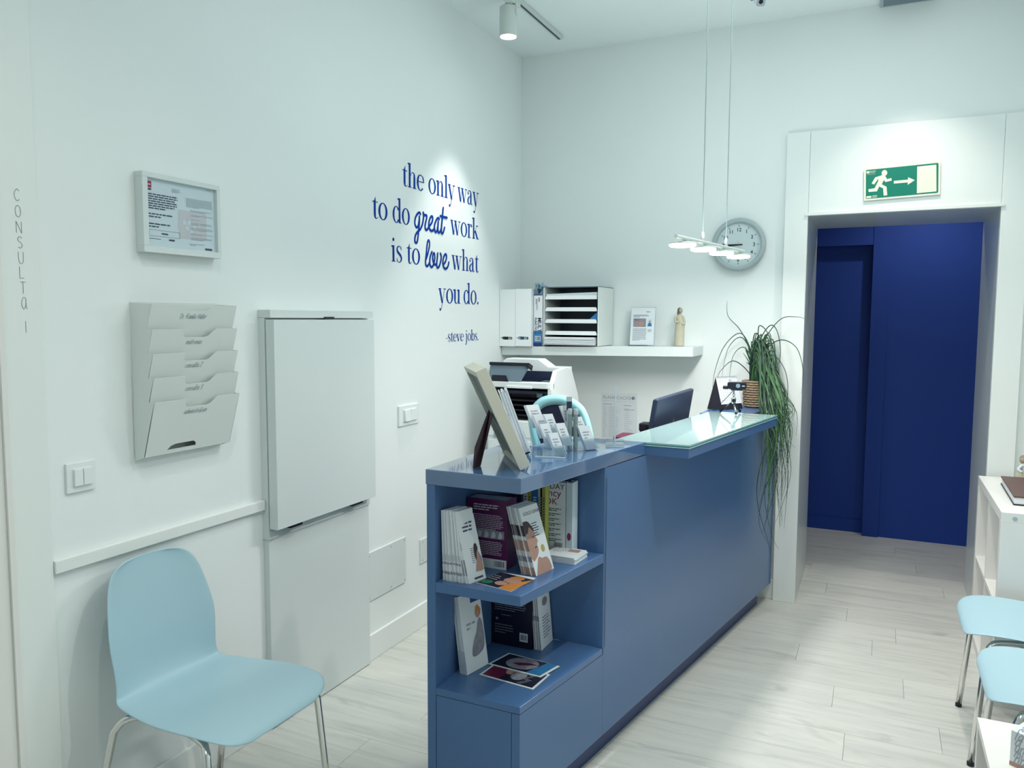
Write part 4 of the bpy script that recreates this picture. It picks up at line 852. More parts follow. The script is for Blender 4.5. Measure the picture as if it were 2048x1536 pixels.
# clear acrylic sign seen edge-on
sg = thing('acrylic_sign', 'clear acrylic upright sign seen edge-on at the end of the bench', 'sign stand', (1.140, -1.690, ZT))
dv = Vector((-.312, .950, 0)); pv = Vector((.950, .312, 0)); c = Vector((1.141, -1.690, ZT + .0004))
MB().para(c - dv * .079 - pv * .032, dv * .158, pv * .064, (0, 0, .006)).build('foot_plate', 'acryl', sg, bev=.0006); MB().para(c - dv * .076 - pv * .0022 + Vector((0, 0, .006)), dv * .152, pv * .0044, (0, 0, .207)).build('upright_sheet', 'acryl', sg, bev=.0005); MB().para(c - dv * .0768 - pv * .0024 + Vector((0, 0, .006)), dv * .0008, pv * .0048, (0, 0, .209)).build('sheet_edge', 'frost', sg); MB().para(c - dv * .0796 - pv * .032, dv * .0006, pv * .064, (0, 0, .006)).build('foot_edge', 'frost', sg)

# webcam on a mini tripod
wc = thing('webcam_tripod', 'chrome mini tripod with black feet on the glass counter top', 'tripod', (1.372, -.575, ZT))
hub = Vector((1.366, -.574, ZT + .058))
for fx, fy in ((1.306, -.590), (1.388, -.628), (1.392, -.538)):
    f = Vector((fx, fy, ZT + .0065)); a = hub.lerp(f, .15); b_ = hub.lerp(f, .93)
    lg = MB().tube([a, b_], [.0042, .0050], 10).build('leg', 'chrome' if fy < -.6 else 'black', wc, smooth=True); MB().tube([b_, f], [.0070, .0064], 10).build('foot', 'black', lg)
MB().box(hub.x - .010, hub.x + .010, hub.y - .008, hub.y + .008, hub.z - .008, hub.z + .018).build('hub', 'chrome', wc, bev=.003); MB().lathe([(.008, -.016), (.009, -.009), (.004, -.008), (.004, .0)], (hub.x + .004, hub.y - .006, hub.z + .004), 14, 'Y').build('clamp_knob', 'black', wc)
MB().lathe([(.004, .018), (.004, .026), (.007, .028), (.007, .034), (.003, .036), (.003, .052)], tuple(hub), 12).build('ball_head', 'chrome', wc, smooth=True)
cm = thing('webcam', 'black webcam on the chrome mini tripod', 'webcam', (1.372, -.574, ZT + .110))
hx = Vector((1.372, -.574, ZT + .1105)); wu = Vector((.985, .17, 0)); wv = Vector((.17, -.985, 0))
MB().prism(rrect(-.036, .0, .050, .034, .010), hx + Vector((0, 0, .006)), wu, (0, 0, 1), wv * .024).build('body', 'black', cm, bev=.002); MB().para(hx - wu * .020 + wv * .002, wu * .052, wv * .020, (0, 0, .006)).build('clip_base', 'black', cm, bev=.001); MB().para(hx - wu * .056 - wv * .01 + Vector((0, 0, .004)), wu * .024, wv * .022, (0, 0, .016)).build('clip_arm', 'black', cm, bev=.003)
lc = hx + Vector((0, 0, .023)) + wu * .012 + wv * .0242; ln = MB(); ln.decal(ellp(0, 0, .010, .010, 18), lc, wu, (0, 0, 1), .0008); ln.flat('lens', 'midgrey', cm); MB().rect(.018, -.003, .030, .001, lc, wu, (0, 0, 1), .0008).flat('maker_mark', 'silverp', cm)
MB().tube(crom([hub + Vector((-.004, .006, .050)), (1.335, -.57, ZT + .075), (1.290, -.56, ZT + .028), (1.262, -.54, ZT + .010), (1.272, -.50, ZT + .002)], 8), .0016, 6).build('webcam_cable', 'black', cm, smooth=True)

# desk calendar: tent of black card with white sheets
cl = thing('desk_calendar', 'black tent-shaped desk calendar with white pages on the counter', 'calendar', (1.28, -.33, 1.0475))
# ridge runs along aw (to the right and away), tent opens along ad
P0 = Vector((1.197, -.332, 1.0480)); ad = Vector((.968, -.25, 0)).normalized(); aw = Vector((.547, .837, 0)).normalized(); dep, rid, hh = .080, .150, .158
mid = P0 + ad * dep * .5 + Vector((0, 0, hh))
MB().para(P0, aw * rid, ad * .002, mid - P0).build('rear_board', 'blackm', cl); q1 = P0 + ad * dep
MB().para(q1, aw * rid, ad * -.002, mid - q1).build('front_board', 'blackm', cl); MB().para(P0 + ad * .003, aw * rid, ad * (dep - .006), (0, 0, .002)).build('bottom_board', 'blackm', cl)
MB().prism([(0, 0), (1, 0), (.5, 1)], P0 + ad * .002 + aw * .0008, ad * (dep - .004), (0, 0, hh - .004), aw * .0012).build('end_gusset', 'blackm', cl)
sl = (mid - q1); nrm = aw.cross(sl).normalized(); nrm = nrm if nrm.dot(ad) > 0 else -nrm
pg = MB().para(q1 + sl * .17 + nrm * .0015 + aw * .002, aw * (rid - .004), nrm * .0016, sl * .85).build('page', 'paper', cl); Oc = q1 + sl * .17 + nrm * .0032 + aw * .002; Vs = sl.normalized()
mb = MB(); rn = random.Random(5)
Uc = aw if aw.cross(Vs).dot(nrm) > 0 else -aw; Oq = Oc if Uc is aw else Oc + aw * (rid - .004)
for r_ in range(6):
    for k in range(7): mb.rect(.012 + k * .016, .018 + r_ * .013, .016 + k * .016, .022 + r_ * .013, Oq, Uc, Vs, .0004)
tv, tf = font_text('07', .020); mb.mesh2d((tv, tf), Oq + Uc * .018 + Vs * .112, Uc, Vs, .0004); mb.rect(.085, .118, .105, .124, Oq, Uc, Vs, .0004); mb.flat('printed_dates', 'greyink', pg)
sp = MB()
for i in range(18):
    cpt = mid + aw * (.006 + i * (rid - .012) / 17); sp.tube([cpt + (ad * math.cos(a) * .006 + Vector((0, 0, 1)) * math.sin(a) * .006) for a in [2 * math.pi * k / 10 for k in range(10)]], .0006, 5, True)
sp.build('spiral_binding', 'darkgrey', cl)['kind'] = 'stuff'

# plant in a wicker basket
BX, BY, BZ = 1.402, -.118, 1.0480
pt = thing('potted_plant', 'trailing grass-leaved plant in a wicker basket at the counter end', 'plant', (BX, BY, BZ))
MB().lathe([(.050, .0), (.056, .06), (.060, .130), (.054, .130), (.050, .062), (.0, .02)], (BX, BY, BZ), 28).build('pot_liner', 'soil', pt)
for r_ in range(11):
    rr = .0545 + .008 * r_ / 10; pts = []
    for k in range(48):
        a = 2 * math.pi * k / 48; w_ = rr + .0032 * math.cos(12 * a + (math.pi if r_ % 2 else 0)); pts.append((BX + w_ * math.cos(a), BY + w_ * math.sin(a), BZ + .008 + r_ * .0125))
    MB().tube(pts, .0058, 6, True).build('wicker_strand', 'wicker', pt, smooth=True)
MB().lathe([(.0, .115), (.052, .118)], (BX, BY, BZ), 20).build('soil', 'soil', pt)
stu = MB()
for k in range(9):
    a = k * 2.4; stu.tube([(BX + .02 * math.cos(a), BY + .02 * math.sin(a), BZ + .11), (BX + .028 * math.cos(a), BY + .028 * math.sin(a), BZ + .21)], [.009, .006], 6)
stu.build('stem_clump', 'leafA', pt, smooth=True)['kind'] = 'stuff'
def blade(mb, pts, w0, n=7):
    q = crom(pts, n); N = len(q); k = len(mb.v); side = None
    for i, p in enumerate(q):
        d = q[min(i + 1, N - 1)] - q[max(i - 1, 0)]
        if d.length < 1e-9: d = Vector((0, 0, 1))
        d.normalize(); s_ = d.cross(Vector((-.42, .90, .1)))
        if s_.length < .15: s_ = d.cross(Vector((1, 0, 0)))
        s_.normalize()
        if side is not None and s_.dot(side) < 0: s_ = -s_
        side = s_; t_ = i / (N - 1); wd = w0 * (1 - .85 * t_ ** 2.2) * (.6 + .4 * min(1, t_ * 6)); bn = d.cross(s_).normalized() * w0 * .22
        mb.v += [p + s_ * wd / 2, p + bn * (1 - t_), p - s_ * wd / 2]
    for i in range(N - 1):
        for j in (0, 1): mb.f.append((k + 3 * i + j, k + 3 * i + j + 1, k + 3 * i + 4 + j, k + 3 * i + 3 + j))
rn = random.Random(21)
C0 = Vector((BX, BY, BZ + .17))
def hang(rn, x_end, z_end, arch, yend):
    a = rn.uniform(-.5, .9); s0 = C0 + Vector((rn.uniform(-.03, .03), rn.uniform(-.03, .03), rn.uniform(-.05, .06)))
    tp_ = s0 + Vector((rn.uniform(.01, .06), rn.uniform(-.07, .0), arch)); o1 = Vector((x_end - .02 + rn.uniform(-.02, .03), yend, ZT + rn.uniform(-.02, .10)))
    pts = [s0 - Vector((0, 0, .05)), s0 + Vector((.005, -.01, arch * .6)), tp_, o1]
    if z_end < ZT - .05:
        m_ = (o1.z + z_end) / 2
        pts += [Vector((x_end + rn.uniform(-.03, .045), yend + rn.uniform(-.03, .03), m_)), Vector((x_end + rn.uniform(-.05, .05), yend + rn.uniform(-.05, .04), z_end))]
    return pts
# the dense mass of fine blades, too many to pick apart
fo = MB(); fo2 = MB(); fo3 = MB()
for i in range(115):
    fb = (fo, fo2, fo3)[i % 3]; z_e = rn.choice((1.0, .95, .92, .85, .80, .75)) + rn.uniform(-.06, .08) if i < 92 else rn.uniform(.42, .75)
    blade(fb, hang(rn, rn.uniform(1.47, 1.575), z_e, rn.uniform(.03, .17), rn.uniform(-.42, -.10)), rn.uniform(.0045, .0085), 6)
for i in range(40):
    a = rn.uniform(0, 6.28); r_ = rn.uniform(.02, .07); blade((fo, fo2, fo3)[i % 3], [C0 + Vector((0, 0, -.07)), C0 + Vector((.02 * math.cos(a), .02 * math.sin(a), .03)), C0 + Vector((r_ * math.cos(a), r_ * math.sin(a) - .02, rn.uniform(.06, .15)))], .0085, 5)
f_ = fo.build('foliage', 'leafA', pt, smooth='keep'); f_['kind'] = 'stuff'; f_ = fo2.build('foliage', 'leafB', pt, smooth='keep'); f_['kind'] = 'stuff'; f_ = fo3.build('foliage', 'leafC', pt, smooth='keep'); f_['kind'] = 'stuff'
# single long arching blades
def sp_(x, y, z): return Vector((x, y, z))
ARC = [  # silhouettes of the long arching leaves around the basket
    [(BX, BY, BZ + .15), (1.375, -.13, 1.34), (1.32, -.14, 1.43), (1.24, -.14, 1.36), (1.195, -.15, 1.22), (1.19, -.16, 1.10)],
    [(BX, BY, BZ + .15), (1.36, -.12, 1.36), (1.31, -.10, 1.45), (1.245, -.08, 1.52), (1.235, -.06, 1.60)],
    [(BX, BY, BZ + .15), (1.38, -.16, 1.33), (1.33, -.18, 1.41), (1.27, -.20, 1.35), (1.245, -.22, 1.20)],
    [(BX, BY, BZ + .15), (1.385, -.16, 1.30), (1.345, -.20, 1.36), (1.30, -.23, 1.31), (1.29, -.26, 1.18)],
    [(BX, BY, BZ + .15), (1.42, -.16, 1.38), (1.47, -.18, 1.47), (1.51, -.20, 1.44), (1.53, -.22, 1.32), (1.50, -.26, 1.18), (1.545, -.30, 1.02)],
    [(BX, BY, BZ + .15), (1.41, -.15, 1.40), (1.42, -.17, 1.47), (1.47, -.20, 1.42), (1.505, -.24, 1.28), (1.52, -.28, 1.10), (1.53, -.32, .90)],
    [(BX, BY, BZ + .15), (1.44, -.17, 1.38), (1.52, -.20, 1.50), (1.60, -.23, 1.515), (1.66, -.24, 1.50)],
    [(BX, BY, BZ + .15), (1.45, -.18, 1.34), (1.53, -.22, 1.40), (1.61, -.25, 1.36), (1.645, -.27, 1.24), (1.64, -.28, 1.14)],
    [(BX, BY, BZ + .15), (1.44, -.16, 1.30), (1.50, -.20, 1.32), (1.56, -.24, 1.24), (1.575, -.27, 1.12), (1.545, -.30, 1.00), (1.54, -.33, .80)],
    [(BX, BY, BZ + .15), (1.46, -.17, 1.22), (1.52, -.22, 1.10), (1.56, -.28, 1.04), (1.60, -.32, .96), (1.605, -.33, .86)],
    [(BX, BY, BZ + .13), (1.35, -.20, 1.26), (1.30, -.25, 1.29), (1.25, -.28, 1.24), (1.235, -.29, 1.20)],
    [(BX, BY, BZ + .15), (1.46, -.18, 1.26), (1.53, -.24, 1.02), (1.56, -.30, .86), (1.585, -.32, .72), (1.57, -.34, .62)],
    [(BX, BY, BZ + .15), (1.46, -.18, 1.28), (1.52, -.22, 1.05), (1.50, -.30, .80), (1.49, -.33, .62), (1.53, -.36, .45), (1.57, -.38, .38)],
    [(BX, BY, BZ + .15), (1.45, -.18, 1.25), (1.51, -.22, 1.00), (1.46, -.32, .76), (1.46, -.36, .60), (1.52, -.40, .42), (1.53, -.40, .36)],
    [(BX, BY, BZ + .15), (1.46, -.19, 1.27), (1.53, -.23, 1.03), (1.55, -.30, .84), (1.49, -.34, .66), (1.47, -.36, .50), (1.52, -.38, .40)]]
for i, pts in enumerate(ARC):
    mb = MB(); blade(mb, pts, .0055 if i < 8 else .005, 9); mb.build('leaf', 'leafB' if i % 3 else 'leafA', pt, smooth='keep')
for i in range(22):
    mb = MB(); blade(mb, hang(rn, rn.uniform(1.49, 1.57), rn.uniform(.40, .85), rn.uniform(.08, .18), rn.uniform(-.40, -.18)), .0055, 8); mb.build('leaf', 'leafB' if i % 2 else 'leafA', pt, smooth='keep')

# =================================================================== BEHIND THE COUNTER
dk = thing('work_desk', 'pale staff desk behind the reception counter', 'desk', (1.05, -.8, 0))
MB().zprism([(.90, -1.55), (ox(-1.55) - .032, -1.55), (ox(-.05) - .032, -.05), (.90, -.05)], .722, .748).build('desk_top', 'lamin', dk, bev=.001)
for x, y in ((.92, -1.53), (.92, -.10), (1.14, -1.53), (1.38, -.10)): MB().box(x, x + .04, y, y + .04, 0, .7215).build('leg', 'alu', dk)
mo = thing('monitor', 'dark monitor seen from behind on the staff desk', 'monitor', (1.09, -.68, .748))
mU = Vector((.035, .999, 0)).normalized(); tl = Vector((.150, 0, .985)).normalized(); m0 = Vector((1.066, -1.100, .800)); mN = mU.cross(tl).normalized()
MB().para(m0, mU * .60, mN * .022, tl * .370).build('casing', 'darkgrey', mo, bev=.006, seg=3); MB().para(m0 - mN * .003 + mU * .008 + tl * .008, mU * .584, mN * .003, tl * .354).build('screen', 'black', mo)
cN = m0 + mU * .30 + mN * .0222
MB().prism([(-.020, .02), (.012, .02), (.020, .16), (-.010, .16)], cN, mU, tl, mN * .02).build('stand_neck', 'alu', mo, bev=.002); MB().box(1.02, 1.18, -.80, -.62, .7485, .760).build('stand_foot', 'alu', mo, bev=.003)
MB().prism([(-.012, -.035), (.030, -.035), (.034, .03), (-.008, .03)], cN, mU, tl, mN * .04).build('stand_column', 'alu', mo)
mb = MB(); mb.decal([(-.010, .205), (.004, .205), (.016, .255), (.008, .255)], cN, mU, tl, .0006); mb.decal([(-.014, .175), (.004, .168), (.008, .198), (-.008, .198)], cN, mU, tl, .0006); mb.flat('maker_mark', 'silverp', mo)
rb = thing('letter_box', 'red and maroon box on the staff desk beside the monitor', 'box', (.945, -.89, .748))
MB().box(.905, .985, -.96, -.82, .7485, .945).build('box_body', 'red', rb, bev=.002); MB().box(.903, .987, -.962, -.818, .945, .972).build('box_lid', 'prred', rb, bev=.003)
tdp = thing('tape_dispenser', 'small black desk gadget beside the red box', 'desk gadget', (1.005, -.80, .748))
MB().box(.988, 1.022, -.83, -.77, .7485, .985).build('stand', 'black', tdp, bev=.003); MB().box(.984, 1.024, -.835, -.765, .985, 1.022).build('head', 'black', tdp, bev=.006); MB().lathe([(.0, -.016), (.010, -.014), (.010, 0)], (1.030, -.80, 1.000), 12, 'Y').build('knob', 'black', tdp)

pc = thing('printer_cabinet', 'white low cabinet carrying the printer in the back corner', 'cabinet', (.37, -.48, 0))
MB().box(.14, .53, -.735, -.16, 0, .60).build('body', 'lamin', pc, bev=.002); MB().box(.145, .525, -.750, -.736, .01, .595).build('door', 'lamin', pc, bev=.002)
pr = thing('printer', 'white and black office printer standing in the back corner', 'printer', (.37, -.48, .60))
MB().box(.155, .512, -.745, -.30, .6005, .985).build('paper_base', 'plastw', pr, bev=.006, seg=3)
for z in (.70, .80, .90): MB().box(.165, .502, -.7485, -.745, z, z + .080).build('cassette_front', 'plastw', pr, bev=.001)
MB().rect(.04, .05, .075, .075, (.155, -.7490, .84), XU, ZU, .0006).flat('printed_label', 'greyink', pr)
MB().prism([(-.745, .986), (-.745, 1.150), (-.68, 1.240), (-.55, 1.252), (-.47, 1.240), (-.37, 1.10), (-.33, .986)], (.490, 0, 0), (0, 1, 0), (0, 0, 1), (.024, 0, 0)).build('side_panel', 'plastw', pr, bev=.004)
MB().prism([(-.735, .986), (-.735, 1.150), (-.68, 1.240), (-.56, 1.245), (-.37, 1.10), (-.33, .986)], (.153, 0, 0), (0, 1, 0), (0, 0, 1), (.015, 0, 0)).build('side_panel', 'plastw', pr, bev=.004)
MB().box(.168, .490, -.60, -.36, .986, 1.150).build('inner_body', 'black', pr)
for z in (1.01, 1.035, 1.06, 1.085): MB().box(.175, .488, -.735, -.60, z, z + .006).build('guide_rib', 'black', pr)
MB().box(.175, .488, -.70, -.60, 1.115, 1.135).build('roller_cover', 'darkgrey', pr, bev=.003); MB().box(.42, .45, -.715, -.70, 1.105, 1.125).build('catch', 'midgrey', pr)
MB().prism(rrect(.153, -.752, .514, -.690, .028, 5), (0, 0, 1.152), XU, YU, (0, 0, .030)).build('front_band', 'plastw', pr, bev=.004); MB().box(.27, .41, -.758, -.75, 1.150, 1.162).build('band_grip', 'plastw', pr, bev=.002)
MB().box(.169, .490, -.690, -.46, 1.150, 1.165).build('output_tray', 'darkgrey', pr); MB().box(.43, .490, -.68, -.62, 1.165, 1.185).build('tray_stop', 'midgrey', pr)
MB().box(.169, .490, -.585, -.54, 1.165, 1.228).build('tray_wall', 'darkgrey', pr)
MB().prism([(.1545, 1.17), (.5125, 1.17), (.5125, 1.2505), (.420, 1.2505), (.360, 1.290), (.175, 1.290), (.155, 1.275)], (0, -.56, 0), XU, ZU, (0, .10, 0)).build('scanner_lid', 'plastw', pr, bev=.004)
cpn = MB().prism([(.0, .0), (.175, .0), (.215, .085), (.198, .096), (.0, .096)], (.160, -.735, 1.172), XU, (0, .30, .954), (0, -.014, .005)).build('control_panel', 'midgrey', pr, bev=.003)
MB().prism([(.0, .098), (.200, .098), (.222, .084), (.225, .112), (.0, .112)], (.158, -.760, 1.172), XU, (0, .30, .954), (0, .05, -.018)).build('control_panel_edge', 'black', cpn, bev=.002); MB().prism([(.02, .0), (.12, .0), (.10, .036), (.02, .036)], (.160, -.7505, 1.178), XU, (0, .30, .954), (0, -.001, .0003)).build('control_screen', 'black', cpn)

oc = thing('office_chair', 'office chair with pale cyan rimmed mesh back behind the counter', 'office chair', (.72, -1.00, 0))
OUT = [(.60, .78), (.578, .90), (.556, 1.0), (.551, 1.055), (.566, 1.105), (.605, 1.146), (.662, 1.163), (.717, 1.162), (.772, 1.145), (.818, 1.110), (.848, 1.045), (.868, .96), (.874, .88), (.860, .74), (.80, .66), (.70, .63), (.63, .68)]
cxz = Vector((.715, .92)); po = [Vector((p.x, p.y)) for p in crom(OUT, 5, True)]
def yb_(p): return -1.10 - .55 * (p.x - .715) ** 2
rings = []
for p in po:
    d = (p - cxz); i_ = cxz + d * (1 - .046 / d.length); m_ = cxz + d * (1 - .023 / d.length)
    rings.append([(p.x, yb_(p), p.y), (m_.x, yb_(p) - .014, m_.y), (i_.x, yb_(p), i_.y), (m_.x, yb_(p) + .016, m_.y)])
rings.append(rings[0]); MB().loft(rings, caps=False).build('back_frame', 'cyanfab', oc, smooth=True)
ip = [cxz + (p - cxz) * (1 - .040 / (p - cxz).length) for p in po]; mb = MB()
cen = len(ip); vs = [(p.x, yb_(p) + .004, p.y) for p in ip] + [(p.x * .5 + cxz.x * .5, yb_(p) + .02, p.y * .5 + cxz.y * .5) for p in ip] + [(cxz.x, -1.07, cxz.y)]; n_ = len(ip)
fs = [(i, (i + 1) % n_, n_ + (i + 1) % n_, n_ + i) for i in range(n_)] + [(n_ + i, n_ + (i + 1) % n_, 2 * n_) for i in range(n_)]
mk = mb.add(vs, fs).build('mesh_back', 'meshback', oc, smooth=True); sm_ = mk.modifiers.new('thick', 'SOLIDIFY'); sm_.thickness = .004
MB().prism(rrect(.56, -1.08, .97, -.66, .09, 5), (0, 0, .455), XU, YU, (0, 0, .06)).build('seat', 'cyanfab', oc, bev=.015, seg=3)
MB().tube(crom([(.715, -1.10, .70), (.715, -1.13, .55), (.715, -1.02, .445), (.72, -.86, .44)], 6), .020, 10).build('back_bracket', 'black', oc, smooth=True); MB().lathe([(.026, .10), (.026, .30), (.018, .30), (.018, .455)], (.72, -.85, 0), 16).build('gas_column', 'black', oc)
for k in range(5):
    a = R(72 * k + 56); e = Vector((.72 + .27 * math.cos(a), -.85 + .27 * math.sin(a), 0)); lg = MB().tube([(.72, -.85, .11), (e.x, e.y, .075)], [.026, .016], 8).build('base_arm', 'black', oc); MB().lathe([(.026, -.010), (.028, 0), (.026, .010)], (e.x, e.y, .0285), 14, 'X').build('castor', 'black', lg)

# =================================================================== BACK WALL
pn = thing('wall_planner', 'printed planning sheet taped to the back wall behind the counter', 'poster', (.63, 0, .80))
MB().para((.527, -.0012, .802), (.212, 0, .006), (0, .001, 0), (-.004, 0, .270)).build('sheet', 'paper', pn); O = (.527, -.0013, .802)
mb = MB(); tv, tf = font_text('PLANIFICACIÓN', .0245); mb.mesh2d((tv, tf), (O[0] + .006, O[1], O[2] + .238), XU, ZU, .0004); mb.decal(ellp(.188, .248, .010, .010, 14), O, XU, ZU); mb.rect(.168, .232, .169, .264, O, XU, ZU); mb.flat('heading', 'greyink', pn)
mb = MB(); mb.rect(.004, .226, .204, .2268, O, XU, ZU); mb.rect(.008, .205, .06, .208, O, XU, ZU); mb.rect(.13, .202, .175, .205, O, XU, ZU); mb.rect(.13, .178, .195, .181, O, XU, ZU)
for r_ in range(15):
    z = .192 - r_ * .0122; text_lines(mb, .008, z, .026, 1, .01, .0018, O, XU, ZU, 300 + r_, .1); text_lines(mb, .044, z, .070, 1, .01, .0018, O, XU, ZU, 330 + r_, .1); text_lines(mb, .138, z - .006, .060, 1, .01, .0018, O, XU, ZU, 360 + r_, .1)
    mb.rect(.008, z - .006, .112, z - .0054, O, XU, ZU)
mb.flat('printed_table', 'greyink', pn)

def zs(x): return 1.3415 + .0145 * x
sh = thing('wall_shelf', 'thick white floating shelf on the back wall above the printer', 'shelf', (.55, -.13, 1.29))
MB().para((.003, -.262, 1.2915), (1.100, 0, .016), (0, .261, 0), (0, 0, .0498)).build('shelf_board', 'lacq', sh, bev=.0012)
# magazine files
def mfile(x0, x1, label, tones):
    f = thing('magazine_file', label, 'magazine file', ((x0 + x1) / 2, -.16, zs(x0)), 0, 'white magazine files on the shelf'); z0 = zs(x0) + .002; H = .323; yf, yk = -.288, -.045
    c, hz = (x0 + x1) / 2, z0 + .046; W = (x1 - x0) / 2
    sl_ = [(c + .033 * math.cos(R(a)) * 0 + (.024 if abs(a) < 90 else -.024) + .009 * math.cos(R(a)), hz + .009 * math.sin(R(a))) for a in list(range(-90, 91, 30)) + list(range(91, 270, 30))]
    top = [p for p in sl_ if p[1] >= hz - 1e-6]; bot = [p for p in sl_ if p[1] < hz + 1e-6]
    top = sorted(top); bot = sorted(bot)
    fr_ = MB(); fr_.prism([(x0, hz)] + top + [(x1, hz), (x1, z0 + H), (x0, z0 + H)], (0, yf, 0), XU, ZU, (0, .003, 0)); fr_.prism([(x0, z0), (x1, z0), (x1, hz)] + bot[::-1] + [(x0, hz)], (0, yf, 0), XU, ZU, (0, .003, 0)); fr_.build('front_panel', 'plastw', f)
    for xx in (x0, x1 - .003): MB().prism([(yf + .003, z0), (yk, z0), (yk, z0 + H * .42), (yf + .10, z0 + H), (yf + .003, z0 + H)], (xx, 0, 0), YU, ZU, (.003, 0, 0)).build('side_panel', 'plastw', f)
    MB().box(x0 + .003, x1 - .003, yf + .003, yk, z0, z0 + .003).build('bottom_panel', 'plastw', f); MB().box(x0 + .003, x1 - .003, yk - .003, yk, z0 + .003, z0 + H * .42).build('back_panel', 'plastw', f)
    for i, tn in enumerate(tones):
        a = x0 + .006 + i * (x1 - x0 - .012) / len(tones); b = a + (x1 - x0 - .012) / len(tones) * .9
        o = MB().box(a, b, yf + .012, yk - .01, z0 + .0035, z0 + .285).build('folder', tn); tag(o, '%s paper folder inside the %s white magazine file' % ({'paper': 'white', 'prblack': 'black', 'cream': 'cream', 'prblue': 'mid-blue', 'paperb': 'pale blue', 'midgrey': 'grey'}[tn], 'left' if x0 < .05 else 'right'), 'folder', 'folders in the magazine files')
mfile(.002, .100, 'left white magazine file in the corner of the wall shelf', ['midgrey', 'prblack', 'cream', 'paper'])
mfile(.1015, .199, 'right white magazine file on the wall shelf, beside the carton', ['paper', 'prblue', 'paperb', 'midgrey'])
# tall narrow carton
bxm = thing('toner_carton', 'tall narrow blue and white carton with barcode on the wall shelf', 'carton', (.225, -.14, zs(.22)))
z0 = zs(.21) + .003; MB().box(.203, .256, -.262, -.06, z0, z0 + .290).build('carton_body', 'paper', bxm, bev=.001); O = (.203, -.2622, z0)
MB().rect(.0, .018, .053, .085, O, XU, ZU, .0005).flat('blue_panel', 'prblue', bxm); MB().rect(.0, .0, .053, .018, O, XU, ZU, .0005).flat('navy_band', 'navypr', bxm); MB().rect(0, .284, .053, .290, O, XU, ZU, .0005).flat('navy_band', 'navypr', bxm)
MB().rect(.008, .028, .043, .056, O, XU, ZU, .0008).flat('barcode_label', 'paper', bxm); mb = MB(); barcode(mb, .011, .031, .029, .022, O, XU, ZU, 12, .0011); mb.flat('barcode', 'ink', bxm)
mb = MB(); tv, tf = font_text('MULTI', .032, 'LEFT', .02); mb.mesh2d((tv, tf), (O[0] + .026, O[1], O[2] + .160), (0, 0, -1), (1, 0, 0), .0008); tv, tf = font_text('FUNCTION', .018, 'LEFT', .02); mb.mesh2d((tv, tf), (O[0] + .007, O[1], O[2] + .160), (0, 0, -1), (1, 0, 0), .0008); text_lines(mb, .0, .0, .07, 2, .006, .003, (O[0] + .022, O[1], O[2] + .265), (0, 0, -1), (1, 0, 0), 15, .1, .0008); mb.flat('printed_text', 'ink', bxm)
mb = MB(); text_lines(mb, 0, .006, .042, 1, .01, .006, (O[0] + .030, O[1], O[2] + .272), (0, 0, -1), (1, 0, 0), 16, 0, .0008); mb.flat('red_text', 'redpr', bxm)
bag = thing('plastic_bag', 'crumpled clear plastic bag lying on top of the carton', 'plastic bag', (.225, -.2, z0 + .29))
rn = random.Random(3); mb = MB()
for k in range(3):
    mb.loft([[(.205 + .05 * j / 7 + rn.uniform(-.004, .004), -.255 + .05 * k + rn.uniform(-.01, .01), z0 + .291 + .002 + i_ * .010 + rn.uniform(0, .012) * i_) for j in range(8)] for i_ in range(4)], caps=False)
bo = mb.build('crumpled_film', 'acryl', bag); s_ = bo.modifiers.new('thick', 'SOLIDIFY'); s_.thickness = .0006
# letter tray
lt = thing('letter_tray', 'grey five-slot letter tray stacked with papers on the wall shelf', 'letter tray', (.42, -.13, zs(.4)))
z0 = zs(.4) + .005; x0, x1, yf, yk, H = .262, .588, -.262, -.012, .322
for xx in (x0, x1 - .006): MB().box(xx, xx + .006, yf, yk, z0, z0 + H).build('side_panel', 'metalw', lt, bev=.001)
MB().box(x0, x1, yf + .003, yk, z0 + H, z0 + H + .004).build('top_panel', 'midgrey', lt); MB().box(x0 + .006, x1 - .006, yk - .005, yk, z0, z0 + H).build('back_panel', 'midgrey', lt); MB().box(x0 + .006, x1 - .006, yf + .004, yk - .005, z0, z0 + .004).build('bottom_panel', 'midgrey', lt)
for i in range(4):
    zt_ = z0 + .060 + i * .0655; ty = MB().box(x0 + .007, x1 - .007, yf + .005, yk - .006, zt_, zt_ + .003).build('tray', 'silverp', lt)
    MB().prism(rrect(x0 + .010, zt_ - .001, x1 - .012, zt_ + .021, .009, 4)[0:1] + [(x1 - .012, zt_), (x1 - .012, zt_ + .012), (x1 - .018, zt_ + .021), (x0 + .020, zt_ + .021), (x0 + .012, zt_ + .012), (x0 + .010, zt_)], (0, yf + .001, 0), XU, ZU, (0, .003, 0)).build('tray_lip', 'plastw', ty)
rn = random.Random(9)
for i in range(7):
    zz = z0 + .0045 + i * .0062; o = MB().para((x0 + .010 + rn.uniform(0, .004), yf - .014 + rn.uniform(-.004, .008), zz), (x1 - x0 - .030, rn.uniform(-.004, .004), 0), (0, .21, 0), (0, 0, .0052)).build('paper_bundle', 'paper'); tag(o, 'bundle of white papers in the bottom slot of the letter tray', 'papers', 'paper bundles in the bottom slot')
for i, (m_, lb, zz, dz) in enumerate((('prblue', 'blue folder in the middle slot of the letter tray', .1295, .012), ('paperb', 'pale sheets in the top slot of the letter tray', .2605, .026), ('prblack', 'dark folder in the second slot of the letter tray', .195, .012))):
    o = MB().para((x0 + .012, yf + .012, z0 + zz), (x1 - x0 - .026, 0, dz * .3), (0, .2, 0), (0, 0, dz)).build('folder', m_); tag(o, lb, 'folder')
MB().prism([(0, 0), (.05, 0), (.05, .045)], (x1 - .060, yf + .014, z0 + .144), XU, ZU, (0, .001, 0)).build('blue_sheet', 'prblue', lt)
